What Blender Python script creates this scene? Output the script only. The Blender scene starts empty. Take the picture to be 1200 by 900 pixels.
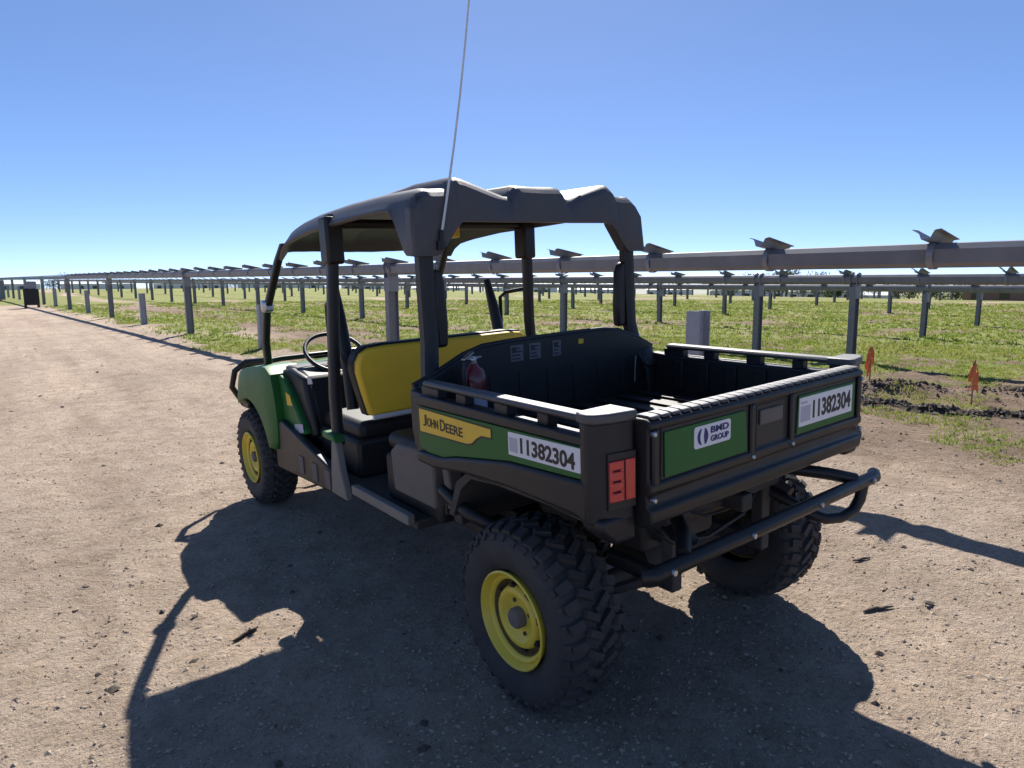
import bpy, bmesh, math, random
import numpy as np
from mathutils import Vector, Matrix

random.seed(7)
rng = np.random.default_rng(11)
scene = bpy.context.scene
col = scene.collection

# ------------------------------------------------------------------ camera
CAM = Vector((-2.0412, -1.7179, 1.4608))
cr = Vector((0.7938294, -0.60811811, -0.00522005))
cu = Vector((0.09315684, 0.11311443, 0.9892052))
cf = Vector((0.60096314, 0.78574645, -0.14644392))
cam = bpy.data.cameras.new('camera')
cam.sensor_width = 36.0
cam.lens = 795.3 / 1200 * 36
cam.clip_start = 0.05
cam.clip_end = 6000
camo = bpy.data.objects.new('camera', cam)
col.objects.link(camo)
m = Matrix((cr, cu, -cf)).transposed().to_4x4()
m.translation = CAM
camo.matrix_world = m
scene.camera = camo

# ------------------------------------------------------------------ sky + sun
SUN = Vector((0.668, 0.875, 1.0)).normalized()      # direction towards the sun
ELEV = math.asin(SUN.z)
AZ = math.atan2(SUN.x, SUN.y)
world = bpy.data.worlds.new('World')
scene.world = world
world.use_nodes = True
nt = world.node_tree
nt.nodes.clear()
sky = nt.nodes.new('ShaderNodeTexSky')
sky.sky_type = 'NISHITA'
sky.sun_disc = False
sky.sun_elevation = ELEV
sky.sun_rotation = AZ
sky.altitude = 2500
sky.air_density = 0.4
sky.dust_density = 0.4
sky.ozone_density = 3.0
bg = nt.nodes.new('ShaderNodeBackground')
bg.inputs['Strength'].default_value = 0.15
wo = nt.nodes.new('ShaderNodeOutputWorld')
gam = nt.nodes.new('ShaderNodeGamma')              # soft highlight roll-off of the camera, all over the sky alike
gam.inputs['Gamma'].default_value = 0.66
hsv = nt.nodes.new('ShaderNodeHueSaturation')
hsv.inputs['Saturation'].default_value = 1.26
hsv.inputs['Value'].default_value = 1.06
nt.links.new(sky.outputs[0], gam.inputs[0])
nt.links.new(gam.outputs[0], hsv.inputs['Color'])
tint = nt.nodes.new('ShaderNodeMix')                # camera white balance
tint.data_type = 'RGBA'
tint.blend_type = 'MULTIPLY'
tint.inputs['Factor'].default_value = 1.0
tint.inputs['B'].default_value = (1.04, 1.0, 1.08, 1)
nt.links.new(hsv.outputs[0], tint.inputs['A'])
nt.links.new(tint.outputs['Result'], bg.inputs[0])
nt.links.new(bg.outputs[0], wo.inputs[0])
sun = bpy.data.lights.new('sun', 'SUN')
sun.energy = 4.4
sun.angle = math.radians(0.53)
sun.color = (1.0, 0.95, 0.88)
suno = bpy.data.objects.new('sun', sun)
col.objects.link(suno)
suno.location = (20, 26, 30)
suno.rotation_euler = (-SUN).to_track_quat('-Z', 'Y').to_euler()
scene.view_settings.view_transform = 'Standard'
scene.view_settings.look = 'None'
scene.view_settings.exposure = 1.1
scene.view_settings.gamma = 1.0
scene.view_settings.use_curve_mapping = False

# ------------------------------------------------------------------ materials
def node(nt, t, **kw):
    n = nt.nodes.new(t)
    for k, v in kw.items():
        setattr(n, k, v)
    return n

def mat(name, color, rough=0.6, metal=0.0, var=0.25, vscale=8.0, bump=0.0, bscale=200.0,
        dust=0.0, dust_col=(0.30, 0.25, 0.19), dscale=3.0, spec=0.5, rvar=0.1, coat=0.0):
    """principled material with colour mottling, fine bump and irregular dust"""
    M = bpy.data.materials.new(name)
    M.use_nodes = True
    t = M.node_tree
    b = t.nodes['Principled BSDF']
    L = t.links.new
    tc = node(t, 'ShaderNodeTexCoord')
    n1 = node(t, 'ShaderNodeTexNoise')
    n1.inputs['Scale'].default_value = vscale
    n1.inputs['Detail'].default_value = 6
    n1.inputs['Roughness'].default_value = 0.62
    L(tc.outputs['Object'], n1.inputs['Vector'])
    mx = node(t, 'ShaderNodeMix', data_type='RGBA')
    mx.inputs['A'].default_value = (*[c * (1 - var) for c in color], 1)
    mx.inputs['B'].default_value = (*[min(1, c * (1 + var)) for c in color], 1)
    L(n1.outputs['Fac'], mx.inputs['Factor'])
    out = mx.outputs['Result']
    if dust > 0:
        n2 = node(t, 'ShaderNodeTexNoise')
        n2.inputs['Scale'].default_value = dscale
        n2.inputs['Detail'].default_value = 9
        n2.inputs['Roughness'].default_value = 0.7
        L(tc.outputs['Object'], n2.inputs['Vector'])
        rp = node(t, 'ShaderNodeMapRange')
        rp.inputs['From Min'].default_value = 0.38
        rp.inputs['From Max'].default_value = 0.75
        rp.inputs['To Min'].default_value = dust * 0.25
        rp.inputs['To Max'].default_value = dust
        L(n2.outputs['Fac'], rp.inputs['Value'])
        m2 = node(t, 'ShaderNodeMix', data_type='RGBA')
        m2.inputs['B'].default_value = (*dust_col, 1)
        L(rp.outputs['Result'], m2.inputs['Factor'])
        L(out, m2.inputs['A'])
        out = m2.outputs['Result']
    L(out, b.inputs['Base Color'])
    rr = node(t, 'ShaderNodeMapRange')
    rr.inputs['To Min'].default_value = max(0.02, rough - rvar)
    rr.inputs['To Max'].default_value = min(1, rough + rvar)
    L(n1.outputs['Fac'], rr.inputs['Value'])
    L(rr.outputs['Result'], b.inputs['Roughness'])
    b.inputs['Metallic'].default_value = metal
    b.inputs['Specular IOR Level'].default_value = spec
    b.inputs['Coat Weight'].default_value = coat
    if bump > 0:
        n3 = node(t, 'ShaderNodeTexNoise')
        n3.inputs['Scale'].default_value = bscale
        n3.inputs['Detail'].default_value = 4
        L(tc.outputs['Object'], n3.inputs['Vector'])
        bp = node(t, 'ShaderNodeBump')
        bp.inputs['Strength'].default_value = bump
        bp.inputs['Distance'].default_value = 0.004
        L(n3.outputs['Fac'], bp.inputs['Height'])
        L(bp.outputs['Normal'], b.inputs['Normal'])
    return M

M = {}
M['plastic'] = mat('black_moulded_plastic', (0.0105, 0.0112, 0.0135), 0.45, bump=0.25, bscale=350, dust=0.02, spec=0.42)
M['capping'] = mat('paler_capping', (0.030, 0.031, 0.035), 0.55, bump=0.2, bscale=350, dust=0.04, spec=1.0)  # lighter and more reflective than the black body plastic
M['bedliner'] = mat('black_bed_plastic', (0.007, 0.007, 0.0075), 0.5, bump=0.3, bscale=250, dust=0.03)
M['canopy'] = mat('charcoal_roof_plastic', (0.052, 0.050, 0.056), 0.48, bump=0.25, bscale=300, dust=0.08)
M['tube'] = mat('black_powder_coat', (0.010, 0.010, 0.011), 0.42, dust=0.04, spec=0.35)
M['under'] = mat('dirty_underbody', (0.026, 0.025, 0.024), 0.75, dust=0.30, dust_col=(0.16, 0.13, 0.10))
M['green'] = mat('green_paint', (0.018, 0.120, 0.022), 0.48, var=0.12, dust=0.03, spec=0.3)
M['yellow_vinyl'] = mat('yellow_vinyl', (0.86, 0.56, 0.03), 0.5, var=0.10, dust=0.08)
M['rim'] = mat('yellow_steel', (0.80, 0.60, 0.05), 0.42, var=0.15, dust=0.28, dust_col=(0.25, 0.19, 0.12), dscale=7)
M['rimdust'] = mat('dusty_rim_well', (0.20, 0.135, 0.045), 0.8, var=0.3, dust=0.4, dust_col=(0.14, 0.10, 0.07), dscale=9)
M['rubber'] = mat('tyre_rubber', (0.022, 0.022, 0.024), 0.8, bump=0.5, bscale=60, dust=0.26, dust_col=(0.15, 0.13, 0.11), dscale=6)
M['dustysteel'] = mat('dusty_step_metal', (0.18, 0.16, 0.135), 0.7, dust=0.4, dust_col=(0.30, 0.26, 0.21))
M['taupe'] = mat('dusty_grey_plastic', (0.12, 0.104, 0.088), 0.8, dust=0.45, dust_col=(0.20, 0.17, 0.14))
M['dashblack'] = mat('dash_plastic', (0.008, 0.008, 0.009), 0.55, dust=0.04)
M['red_lens'] = mat('red_lens', (0.55, 0.030, 0.028), 0.25, var=0.15, coat=0.5)
M['extinguisher_red'] = mat('red_enamel', (0.13, 0.006, 0.008), 0.3, coat=0.4)
M['chrome'] = mat('worn_metal', (0.45, 0.45, 0.46), 0.32, metal=0.9)
M['white'] = mat('white_decal', (0.72, 0.72, 0.74), 0.45, var=0.05, dust=0.08)
M['label'] = mat('worn_label', (0.11, 0.11, 0.12), 0.5, var=0.4, vscale=30)
M['palegrey'] = mat('pale_grey_print', (0.42, 0.42, 0.47), 0.5, var=0.15)
M['ink'] = mat('black_ink', (0.012, 0.012, 0.014), 0.5)
M['navy'] = mat('navy_ink', (0.012, 0.014, 0.13), 0.5)
M['decal_yellow'] = mat('yellow_decal', (0.70, 0.45, 0.035), 0.42, var=0.06)
M['galv'] = mat('galvanised_steel', (0.23, 0.235, 0.255), 0.5, metal=0.35, var=0.25, vscale=14, dust=0.15, dust_col=(0.22, 0.19, 0.16))
M['galv_dark'] = mat('dark_galvanised_steel', (0.175, 0.178, 0.192), 0.5, metal=0.3, var=0.4, vscale=5, dust=0.14, dust_col=(0.16, 0.13, 0.11))  # darker grey, for tubes and full height piles
M['galv_light'] = mat('pale_galvanised_steel', (0.33, 0.335, 0.37), 0.55, metal=0.2, var=0.2, vscale=14)  # lighter grey, for the stub piles
M['antenna'] = mat('antenna_white', (0.62, 0.62, 0.60), 0.4)
M['orange'] = mat('orange_flagging', (0.92, 0.17, 0.05), 0.6, var=0.35, vscale=16, dust=0.3, dust_col=(0.75, 0.35, 0.08), dscale=9)
M['stake'] = mat('wooden_stake', (0.36, 0.22, 0.10), 0.8)
M['clod'] = mat('dark_moist_soil', (0.075, 0.056, 0.043), 0.95, var=0.4, vscale=20, bump=0.6, bscale=60)
M['stone'] = mat('pale_dry_grit', (0.31, 0.250, 0.190), 0.92, var=0.35, vscale=6)
M['twig'] = mat('dark_dry_twig', (0.055, 0.042, 0.032), 0.9)
M['leaf'] = mat('tree_foliage', (0.035, 0.060, 0.020), 0.8, var=0.5, vscale=0.8)
M['leaf2'] = mat('bright_foliage', (0.095, 0.130, 0.030), 0.8, var=0.4, vscale=0.8)
M['bark'] = mat('bark', (0.08, 0.06, 0.045), 0.9)
M['shed'] = mat('pale_sheet_metal', (0.62, 0.63, 0.66), 0.5, var=0.08)
M['brick'] = mat('brown_house_wall', (0.22, 0.13, 0.095), 0.85, var=0.15)
M['roof'] = mat('brown_roof_tile', (0.17, 0.085, 0.06), 0.85, var=0.2)
M['glass'] = mat('dark_window', (0.02, 0.025, 0.03), 0.1)
M['container'] = mat('grey_container_paint', (0.20, 0.215, 0.25), 0.6, var=0.15)

def grass_mat():
    G = bpy.data.materials.new('grass_blades')
    G.use_nodes = True
    t = G.node_tree
    b = t.nodes['Principled BSDF']
    at = node(t, 'ShaderNodeAttribute', attribute_name='tint')
    rp = node(t, 'ShaderNodeValToRGB')
    e = rp.color_ramp.elements
    e[0].position = 0.0; e[0].color = (0.40, 0.325, 0.145, 1)
    e[1].position = 1.0; e[1].color = (0.135, 0.205, 0.030, 1)
    k = rp.color_ramp.elements.new(0.40); k.color = (0.300, 0.315, 0.078, 1)
    k = rp.color_ramp.elements.new(0.70); k.color = (0.220, 0.280, 0.046, 1)
    t.links.new(at.outputs['Fac'], rp.inputs['Fac'])
    t.links.new(rp.outputs['Color'], b.inputs['Base Color'])
    b.inputs['Roughness'].default_value = 0.75
    b.inputs['Specular IOR Level'].default_value = 0.2
    tr = node(t, 'ShaderNodeBsdfTranslucent')
    t.links.new(rp.outputs['Color'], tr.inputs['Color'])
    mx = node(t, 'ShaderNodeMixShader')
    mx.inputs[0].default_value = 0.42
    t.links.new(b.outputs[0], mx.inputs[1])
    t.links.new(tr.outputs[0], mx.inputs[2])
    t.links.new(mx.outputs[0], t.nodes['Material Output'].inputs[0])
    return G
M['grass'] = grass_mat()

def ground_mat():
    G = bpy.data.materials.new('dirt_and_turf')
    G.use_nodes = True
    t = G.node_tree
    L = t.links.new
    b = t.nodes['Principled BSDF']
    tc = node(t, 'ShaderNodeTexCoord')
    def noise(sc, det=6, ro=0.6, dist=0.0):
        n = node(t, 'ShaderNodeTexNoise')
        n.inputs['Scale'].default_value = sc
        n.inputs['Detail'].default_value = det
        n.inputs['Roughness'].default_value = ro
        n.inputs['Distortion'].default_value = dist
        L(tc.outputs['Object'], n.inputs['Vector'])
        return n.outputs['Fac']
    def ramp(fac, stops):
        r = node(t, 'ShaderNodeValToRGB')
        e = r.color_ramp.elements
        e[0].position, e[0].color = stops[0][0], (*stops[0][1], 1)
        e[1].position, e[1].color = stops[-1][0], (*stops[-1][1], 1)
        for p, c in stops[1:-1]:
            k = e.new(p); k.color = (*c, 1)
        L(fac, r.inputs['Fac'])
        return r.outputs['Color']
    def mix(a, bb, f, mode='MIX'):
        x = node(t, 'ShaderNodeMix', data_type='RGBA', blend_type=mode)
        if isinstance(f, float): x.inputs['Factor'].default_value = f
        else: L(f, x.inputs['Factor'])
        for s, v in (('A', a), ('B', bb)):
            if isinstance(v, tuple): x.inputs[s].default_value = (*v, 1)
            else: L(v, x.inputs[s])
        return x.outputs['Result']
    big = noise(0.55, 5, 0.6, 0.6)
    mid = noise(5.0, 8, 0.7, 0.3)
    fine = noise(42.0, 8, 0.72)
    grit = noise(170.0, 4, 0.7)
    dirt = ramp(mid, [(0.30, (0.345, 0.272, 0.203)), (0.5, (0.458, 0.368, 0.290)), (0.72, (0.545, 0.450, 0.362))])
    dirt = mix(dirt, ramp(big, [(0.3, (0.80, 0.78, 0.77)), (0.7, (1.08, 1.06, 1.03))]), 0.9, 'MULTIPLY')
    dirt = mix(dirt, ramp(fine, [(0.30, (0.40, 0.37, 0.34)), (0.44, (0.97, 0.97, 0.97)), (0.7, (1.2, 1.18, 1.16))]), 0.85, 'MULTIPLY')
    dirt = mix(dirt, ramp(grit, [(0.33, (0.55, 0.53, 0.5)), (0.5, (1, 1, 1)), (0.72, (1.3, 1.28, 1.25))]), 0.7, 'MULTIPLY')
    # compacted lanes along the track: the noise is drawn out along the driving direction
    mp = node(t, 'ShaderNodeMapping'); mp.inputs['Scale'].default_value = (1.9, 0.16, 1.0)
    L(tc.outputs['Object'], mp.inputs['Vector'])
    ln = node(t, 'ShaderNodeTexNoise'); ln.inputs['Scale'].default_value = 1.0; ln.inputs['Detail'].default_value = 5
    L(mp.outputs['Vector'], ln.inputs['Vector'])
    dirt = mix(dirt, ramp(ln.outputs['Fac'], [(0.34, (0.84, 0.82, 0.80)), (0.5, (1, 1, 1)), (0.66, (1.10, 1.09, 1.07))]), 0.9, 'MULTIPLY')
    turf = ramp(noise(2.2, 8, 0.7), [(0.30, (0.150, 0.190, 0.044)), (0.46, (0.220, 0.245, 0.066)), (0.60, (0.255, 0.235, 0.100)), (0.76, (0.33, 0.265, 0.155))])
    turf = mix(turf, ramp(fine, [(0.3, (0.45, 0.45, 0.4)), (0.5, (1, 1, 1)), (0.7, (1.25, 1.25, 1.2))]), 0.8, 'MULTIPLY')
    so_ = node(t, 'ShaderNodeAttribute', attribute_name='soil')
    dirt = mix(dirt, mix(dirt, (0.50, 0.45, 0.40), 1.0, 'MULTIPLY'), so_.outputs['Fac'])
    at = node(t, 'ShaderNodeAttribute', attribute_name='turf')
    ad = node(t, 'ShaderNodeMath', operation='ADD')
    L(at.outputs['Fac'], ad.inputs[0])
    sb = node(t, 'ShaderNodeMapRange')
    sb.inputs['To Min'].default_value = -0.38
    sb.inputs['To Max'].default_value = 0.38
    L(mid, sb.inputs['Value'])
    L(sb.outputs['Result'], ad.inputs[1])
    st = node(t, 'ShaderNodeMapRange')
    st.inputs['From Min'].default_value = 0.38
    st.inputs['From Max'].default_value = 0.62
    L(ad.outputs[0], st.inputs['Value'])
    c = mix(dirt, turf, st.outputs['Result'])
    wet = node(t, 'ShaderNodeAttribute', attribute_name='moist')
    c = mix(c, (0.055, 0.042, 0.033), wet.outputs['Fac'])
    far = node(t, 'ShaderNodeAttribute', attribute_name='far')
    c = mix(c, (0.34, 0.35, 0.33), far.outputs['Fac'])  # haze over distant land, painted as a pale ground tone
    L(c, b.inputs['Base Color'])
    b.inputs['Roughness'].default_value = 0.95
    b.inputs['Specular IOR Level'].default_value = 0.15
    clump = noise(15.0, 7, 0.68, 0.4)
    a2 = node(t, 'ShaderNodeMath', operation='MULTIPLY_ADD'); a2.inputs[1].default_value = 1.5
    L(clump, a2.inputs[0]); L(fine, a2.inputs[2])
    add = node(t, 'ShaderNodeMath', operation='MULTIPLY_ADD')
    add.inputs[1].default_value = 0.35
    L(grit, add.inputs[0]); L(a2.outputs[0], add.inputs[2])
    bu = node(t, 'ShaderNodeBump')
    bu.inputs['Strength'].default_value = 1.0
    bu.inputs['Distance'].default_value = 0.030
    L(add.outputs[0], bu.inputs['Height'])
    L(bu.outputs['Normal'], b.inputs['Normal'])
    return G
M['ground'] = ground_mat()

# ------------------------------------------------------------------ mesh helpers
class MB:
    def __init__(s): s.v = []; s.f = []
    def add(s, vs, fs):
        o = len(s.v); s.v += [tuple(p) for p in vs]; s.f += [tuple(i + o for i in f) for f in fs]; return s
    def box(s, x0, x1, y0, y1, z0, z1, mtx=None):
        vs = [Vector((x, y, z)) for z in (z0, z1) for y in (y0, y1) for x in (x0, x1)]
        if mtx: vs = [mtx @ p for p in vs]
        return s.add(vs, [(0, 2, 3, 1), (4, 5, 7, 6), (0, 1, 5, 4), (2, 6, 7, 3), (0, 4, 6, 2), (1, 3, 7, 5)])
    def prism(s, poly, axis, a0, a1, mtx=None):
        """poly: 2-D points in the plane normal to axis; X:(y,z) Y:(x,z) Z:(x,y)"""
        n = len(poly)
        def P(p, a):
            return Vector({'X': (a, p[0], p[1]), 'Y': (p[0], a, p[1]), 'Z': (p[0], p[1], a)}[axis])
        area = sum(poly[i][0] * poly[(i + 1) % n][1] - poly[(i + 1) % n][0] * poly[i][1] for i in range(n))
        vs = [P(p, a0) for p in poly] + [P(p, a1) for p in poly]
        if mtx: vs = [mtx @ p for p in vs]
        fs = [tuple(range(n))[::-1], tuple(range(n, 2 * n))] + [(i, (i + 1) % n, n + (i + 1) % n, n + i) for i in range(n)]
        flip = (area < 0) != (axis == 'Y') != (a1 < a0)
        if flip: fs = [f[::-1] for f in fs]
        return s.add(vs, fs)
    def tube(s, path, r, n=10, caps=True, rb=None):
        """round tube along a path; r may be a list; rb = second radius for oval"""
        pts = [Vector(p) for p in path]
        k = len(pts); rs = r if isinstance(r, (list, tuple)) else [r] * k
        up = Vector((0, 0, 1)); vs = []
        prev = None
        for i, p in enumerate(pts):
            d = (pts[min(i + 1, k - 1)] - pts[max(i - 1, 0)]).normalized()
            if prev is None:
                a = d.cross(up)
                if a.length < 1e-3: a = d.cross(Vector((0, 1, 0)))
                a.normalize()
            else:
                a = (prev - d * prev.dot(d)).normalized()
            prev = a
            b = d.cross(a)
            for j in range(n):
                t = 2 * math.pi * j / n
                vs.append(p + a * rs[i] * math.cos(t) + b * (rb or rs[i]) * math.sin(t))
        fs = [(i * n + j, i * n + (j + 1) % n, (i + 1) * n + (j + 1) % n, (i + 1) * n + j) for i in range(k - 1) for j in range(n)]
        if caps: fs += [tuple(range(n))[::-1], tuple(range((k - 1) * n, k * n))]
        return s.add(vs, fs)
    def lathe(s, prof, n=48, axis='X', mtx=None):
        """prof: (radius, along) rings, closed ends if radius is 0"""
        vs = []; k = len(prof)
        for (r, a) in prof:
            for j in range(n):
                t = 2 * math.pi * j / n
                q = {'X': (a, r * math.cos(t), r * math.sin(t)), 'Z': (r * math.cos(t), r * math.sin(t), a), 'Y': (r * math.cos(t), a, r * math.sin(t))}[axis]
                vs.append(mtx @ Vector(q) if mtx else q)
        fs = [(i * n + j, i * n + (j + 1) % n, (i + 1) * n + (j + 1) % n, (i + 1) * n + j) for i in range(k - 1) for j in range(n)]
        return s.add(vs, fs)
    def mirror(s):
        o = len(s.v); nf = len(s.f)
        s.v += [(-x, y, z) for x, y, z in s.v]
        s.f += [tuple(i + o for i in f)[::-1] for f in s.f[:nf]]
        return s
    def mesh(s, name, mt, smooth=None, fix=True):
        me = bpy.data.meshes.new(name)
        me.from_pydata(s.v, [], s.f)
        if fix:
            bm = bmesh.new(); bm.from_mesh(me)
            bmesh.ops.remove_doubles(bm, verts=bm.verts, dist=1e-5)
            bmesh.ops.recalc_face_normals(bm, faces=bm.faces)
            bm.to_mesh(me); bm.free()
        me.materials.append(mt)
        if smooth is not None:
            for p in me.polygons: p.use_smooth = True
            me.set_sharp_from_angle(angle=math.radians(smooth))
        me.update()
        return me
    def build(s, name, mt, parent=None, bevel=0, smooth=None, seg=2, fix=True):
        me = s.mesh(name, mt, smooth if smooth is not None else (35 if bevel else None), fix)
        return place(name, me, parent, bevel, seg)

def place(name, me, parent=None, bevel=0, seg=2, loc=None, rot=None, scale=None):
    o = bpy.data.objects.new(name, me)
    col.objects.link(o)
    if parent: o.parent = parent
    if bevel:
        b = o.modifiers.new('bevel', 'BEVEL')
        b.width = bevel; b.segments = seg; b.limit_method = 'ANGLE'; b.angle_limit = math.radians(32)
    if loc is not None: o.location = loc
    if rot is not None: o.rotation_euler = rot
    if scale is not None: o.scale = scale
    return o

def tag(o, label=None, cat=None, group=None, kind=None):
    if label: o['label'] = label
    if cat: o['category'] = cat
    if group: o['group'] = group
    if kind: o['kind'] = kind
    return o

def empty(name, loc=(0, 0, 0), rot=(0, 0, 0)):
    o = bpy.data.objects.new(name, None)
    col.objects.link(o)
    o.location = loc; o.rotation_euler = rot; o.empty_display_size = 0.2
    return o

def B(): return MB()

# value noise (numpy) for terrain and scatter
def vnoise(x, y, seed=0):
    x = np.asarray(x, float); y = np.asarray(y, float)
    xi = np.floor(x).astype(np.int64); yi = np.floor(y).astype(np.int64)
    xf = x - xi; yf = y - yi
    def h(a, b):
        n = (a * 374761393 + b * 668265263 + seed * 982451653) & 0x7fffffff
        n = ((n ^ (n >> 13)) * 1274126177) & 0x7fffffff
        return ((n ^ (n >> 16)) & 0xffff) / 65535.0
    u = xf * xf * (3 - 2 * xf); v = yf * yf * (3 - 2 * yf)
    return (h(xi, yi) * (1 - u) + h(xi + 1, yi) * u) * (1 - v) + (h(xi, yi + 1) * (1 - u) + h(xi + 1, yi + 1) * u) * v
def fbm(x, y, sc, oct=4, seed=0):
    t = 0; a = 1; w = 0
    for i in range(oct):
        t = t + a * vnoise(np.asarray(x) * sc * 2 ** i, np.asarray(y) * sc * 2 ** i, seed + i); w += a; a *= 0.5
    return t / w
def sstep(a, b, x):
    t = np.clip((np.asarray(x, float) - a) / (b - a), 0, 1); return t * t * (3 - 2 * t)

# ------------------------------------------------------------------ terrain
ROW_D = np.array([-0.0466, 0.9989]); ROW_P = np.array([0.9989, 0.0466]); C0 = np.array([CAM.x, CAM.y])
TRENCH = [(4.6, 6.0), (5.2, 3.6), (5.58, 1.85), (5.68, 1.1), (5.95, 0.45), (6.5, -0.8), (7.0, -2.5)]
def trench_dist(x, y):
    d = np.full(np.shape(x), 99.0)
    for (ax, ay), (bx, by) in zip(TRENCH[:-1], TRENCH[1:]):
        vx, vy = bx - ax, by - ay
        t = np.clip(((x - ax) * vx + (y - ay) * vy) / (vx * vx + vy * vy), 0, 1)
        d = np.minimum(d, np.hypot(x - ax - t * vx, y - ay - t * vy))
    return d
RISE = 0.0062                                         # the land climbs very slightly away from the track
def base_h(x, y):
    """large form of the ground: a gentle cross-fall under the vehicle, flat field, land falling away far off"""
    x = np.asarray(x, float); y = np.asarray(y, float)
    h = 0.0417 * (np.clip(x, -1.1, 1.6) + 0.6)
    h = h + 0.02 * sstep(1.6, 4.0, x)
    D = (x - C0[0]) * ROW_P[0] + (y - C0[1]) * ROW_P[1]
    s = (x - C0[0]) * ROW_D[0] + (y - C0[1]) * ROW_D[1]
    h = h + RISE * np.clip(s - 6.0, 0, 130)
    h = h - 5.0 * sstep(44, 190, D) - 4.0 * sstep(120, 420, s) - 4.0 * sstep(60, 300, -D)
    return h
def turf_mask(x, y):
    """0 dirt .. 1 grass"""
    x = np.asarray(x, float); y = np.asarray(y, float)
    n = fbm(x, y, 0.45, 4, 3) - 0.5
    n2 = fbm(x, y, 1.6, 3, 9) - 0.5
    edge_left = sstep(0.9, 2.6, x + (y - 12) * 0.03 + 1.0 * n)           # edge of the track beside the first row
    edge_right = sstep(5.8, 9.6, x + 3.0 * n)                               # bare apron near the camera side
    k = sstep(3.5, 8.0, y)
    t = edge_left * k + edge_right * (1 - k)
    t = t * np.clip(0.66 + 1.9 * n + 1.8 * n2, 0.0, 1.0)
    t = np.maximum(t, 0.42 * sstep(3.2, 4.2, x) * sstep(0.52, 0.62, fbm(x, y, 0.9, 3, 21)) )
    t = np.maximum(t, sstep(47, 53, y + 6 * n) * 0.75)
    # brown bare lane a little inside the field
    lane = np.exp(-((x - 4.6 - 0.6 * np.sin(y * 0.3)) / 0.9) ** 2) * sstep(8, 12, y) * (0.35 + 0.6 * fbm(x, y, 0.5, 3, 31))
    return np.clip(t - 0.75 * lane, 0, 1)
def ground_h(x, y):
    x = np.asarray(x, float); y = np.asarray(y, float)
    near = 1 - sstep(14, 26, np.hypot(x, y - 3))
    h = base_h(x, y)
    tm = turf_mask(x, y)
    h = h + near * (0.035 * (fbm(x, y, 0.7, 3, 5) - 0.5) * (0.4 + tm) + 0.020 * (fbm(x, y, 3.2, 4, 6) - 0.5) + 0.010 * (fbm(x, y, 11, 3, 8) - 0.5))
    rut = np.exp(-((x + 2.35 + 0.15 * np.sin(y * 0.35)) / 0.17) ** 2) + np.exp(-((x + 3.75 + 0.15 * np.sin(y * 0.35 + 0.2)) / 0.17) ** 2) + 0.6 * np.exp(-((x - 1.35 + 0.1 * np.sin(y * 0.5)) / 0.15) ** 2)
    h = h - near * 0.016 * rut * (0.6 + 0.8 * fbm(x, y, 2.0, 2, 77))
    ap = sstep(2.2, 4.0, x) * near
    h = h + ap * (0.055 * (fbm(x, y, 3.5, 3, 61) - 0.5) + 0.035 * (fbm(x, y, 9, 3, 62) - 0.5))
    h = h + near * 0.016 * np.clip(fbm(x, y, 7, 3, 63) - 0.58, 0, 1) * 4
    td = trench_dist(x, y)
    rag = fbm(x, y, 6, 3, 12)
    h = h + 0.060 * np.exp(-(td / 0.10) ** 2) * (0.15 + 1.5 * rag)
    for (mx, my, mr, mh) in ((6.75, 1.85, 0.55, 0.10), (6.35, 1.95, 0.35, 0.07), (7.6, 0.9, 0.5, 0.07), (8.6, 3.2, 0.5, 0.05)):
        h = h + mh * np.exp(-((x - mx) ** 2 + (y - my) ** 2) / mr ** 2) * (0.4 + 1.3 * fbm(x, y, 5, 4, 15))
    return h
def gz(x, y): return float(ground_h(np.array([x]), np.array([y]))[0])

def axis(lo, hi, step, out, growth=1.16, maxv=3500.0):
    a = list(np.arange(lo, hi + 1e-6, step)); d = step; p = hi; hi_l = []
    while p < maxv: d *= growth; p += d; hi_l.append(p)
    d = step; p = lo; lo_l = []
    while p > -maxv: d *= growth; p -= d; lo_l.append(p)
    return np.array(lo_l[::-1] + a + hi_l)
gx = axis(-4.5, 9.0, 0.045, 0); gy = axis(-2.2, 9.0, 0.045, 0)
X, Y = np.meshgrid(gx, gy)
Z = ground_h(X, Y)
nx, ny = len(gx), len(gy)
idx = np.arange(nx * ny).reshape(ny, nx)
faces = np.stack([idx[:-1, :-1], idx[:-1, 1:], idx[1:, 1:], idx[1:, :-1]], -1).reshape(-1, 4)
def np_mesh(name, co, faces, mt, smooth=True):
    me = bpy.data.meshes.new(name)
    k = faces.shape[1]
    me.vertices.add(len(co)); me.vertices.foreach_set('co', np.asarray(co, np.float32).ravel())
    me.loops.add(faces.size); me.loops.foreach_set('vertex_index', faces.astype(np.int32).ravel())
    me.polygons.add(len(faces)); me.polygons.foreach_set('loop_start', (np.arange(len(faces)) * k).astype(np.int32))
    me.polygons.foreach_set('use_smooth', np.full(len(faces), smooth))
    me.update(calc_edges=True); me.validate()
    me.materials.append(mt)
    return me
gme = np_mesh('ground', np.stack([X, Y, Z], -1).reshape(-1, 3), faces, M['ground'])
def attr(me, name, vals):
    a = me.attributes.new(name, 'FLOAT', 'POINT'); a.data.foreach_set('value', np.asarray(vals, np.float32).ravel())
attr(gme, 'turf', turf_mask(X, Y))
td = trench_dist(X, Y)
moist = (1 - sstep(0.10, 0.22, td)) * 0.92
for (mx, my, mr) in ((6.75, 1.85, 0.45), (6.35, 1.95, 0.3), (7.6, 0.9, 0.4)):
    moist = np.maximum(moist, 0.75 * np.exp(-((X - mx) ** 2 + (Y - my) ** 2) / mr ** 2) * np.clip(2.2 * fbm(X, Y, 4, 3, 17) - 0.5, 0, 1))
attr(gme, 'moist', moist)
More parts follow.
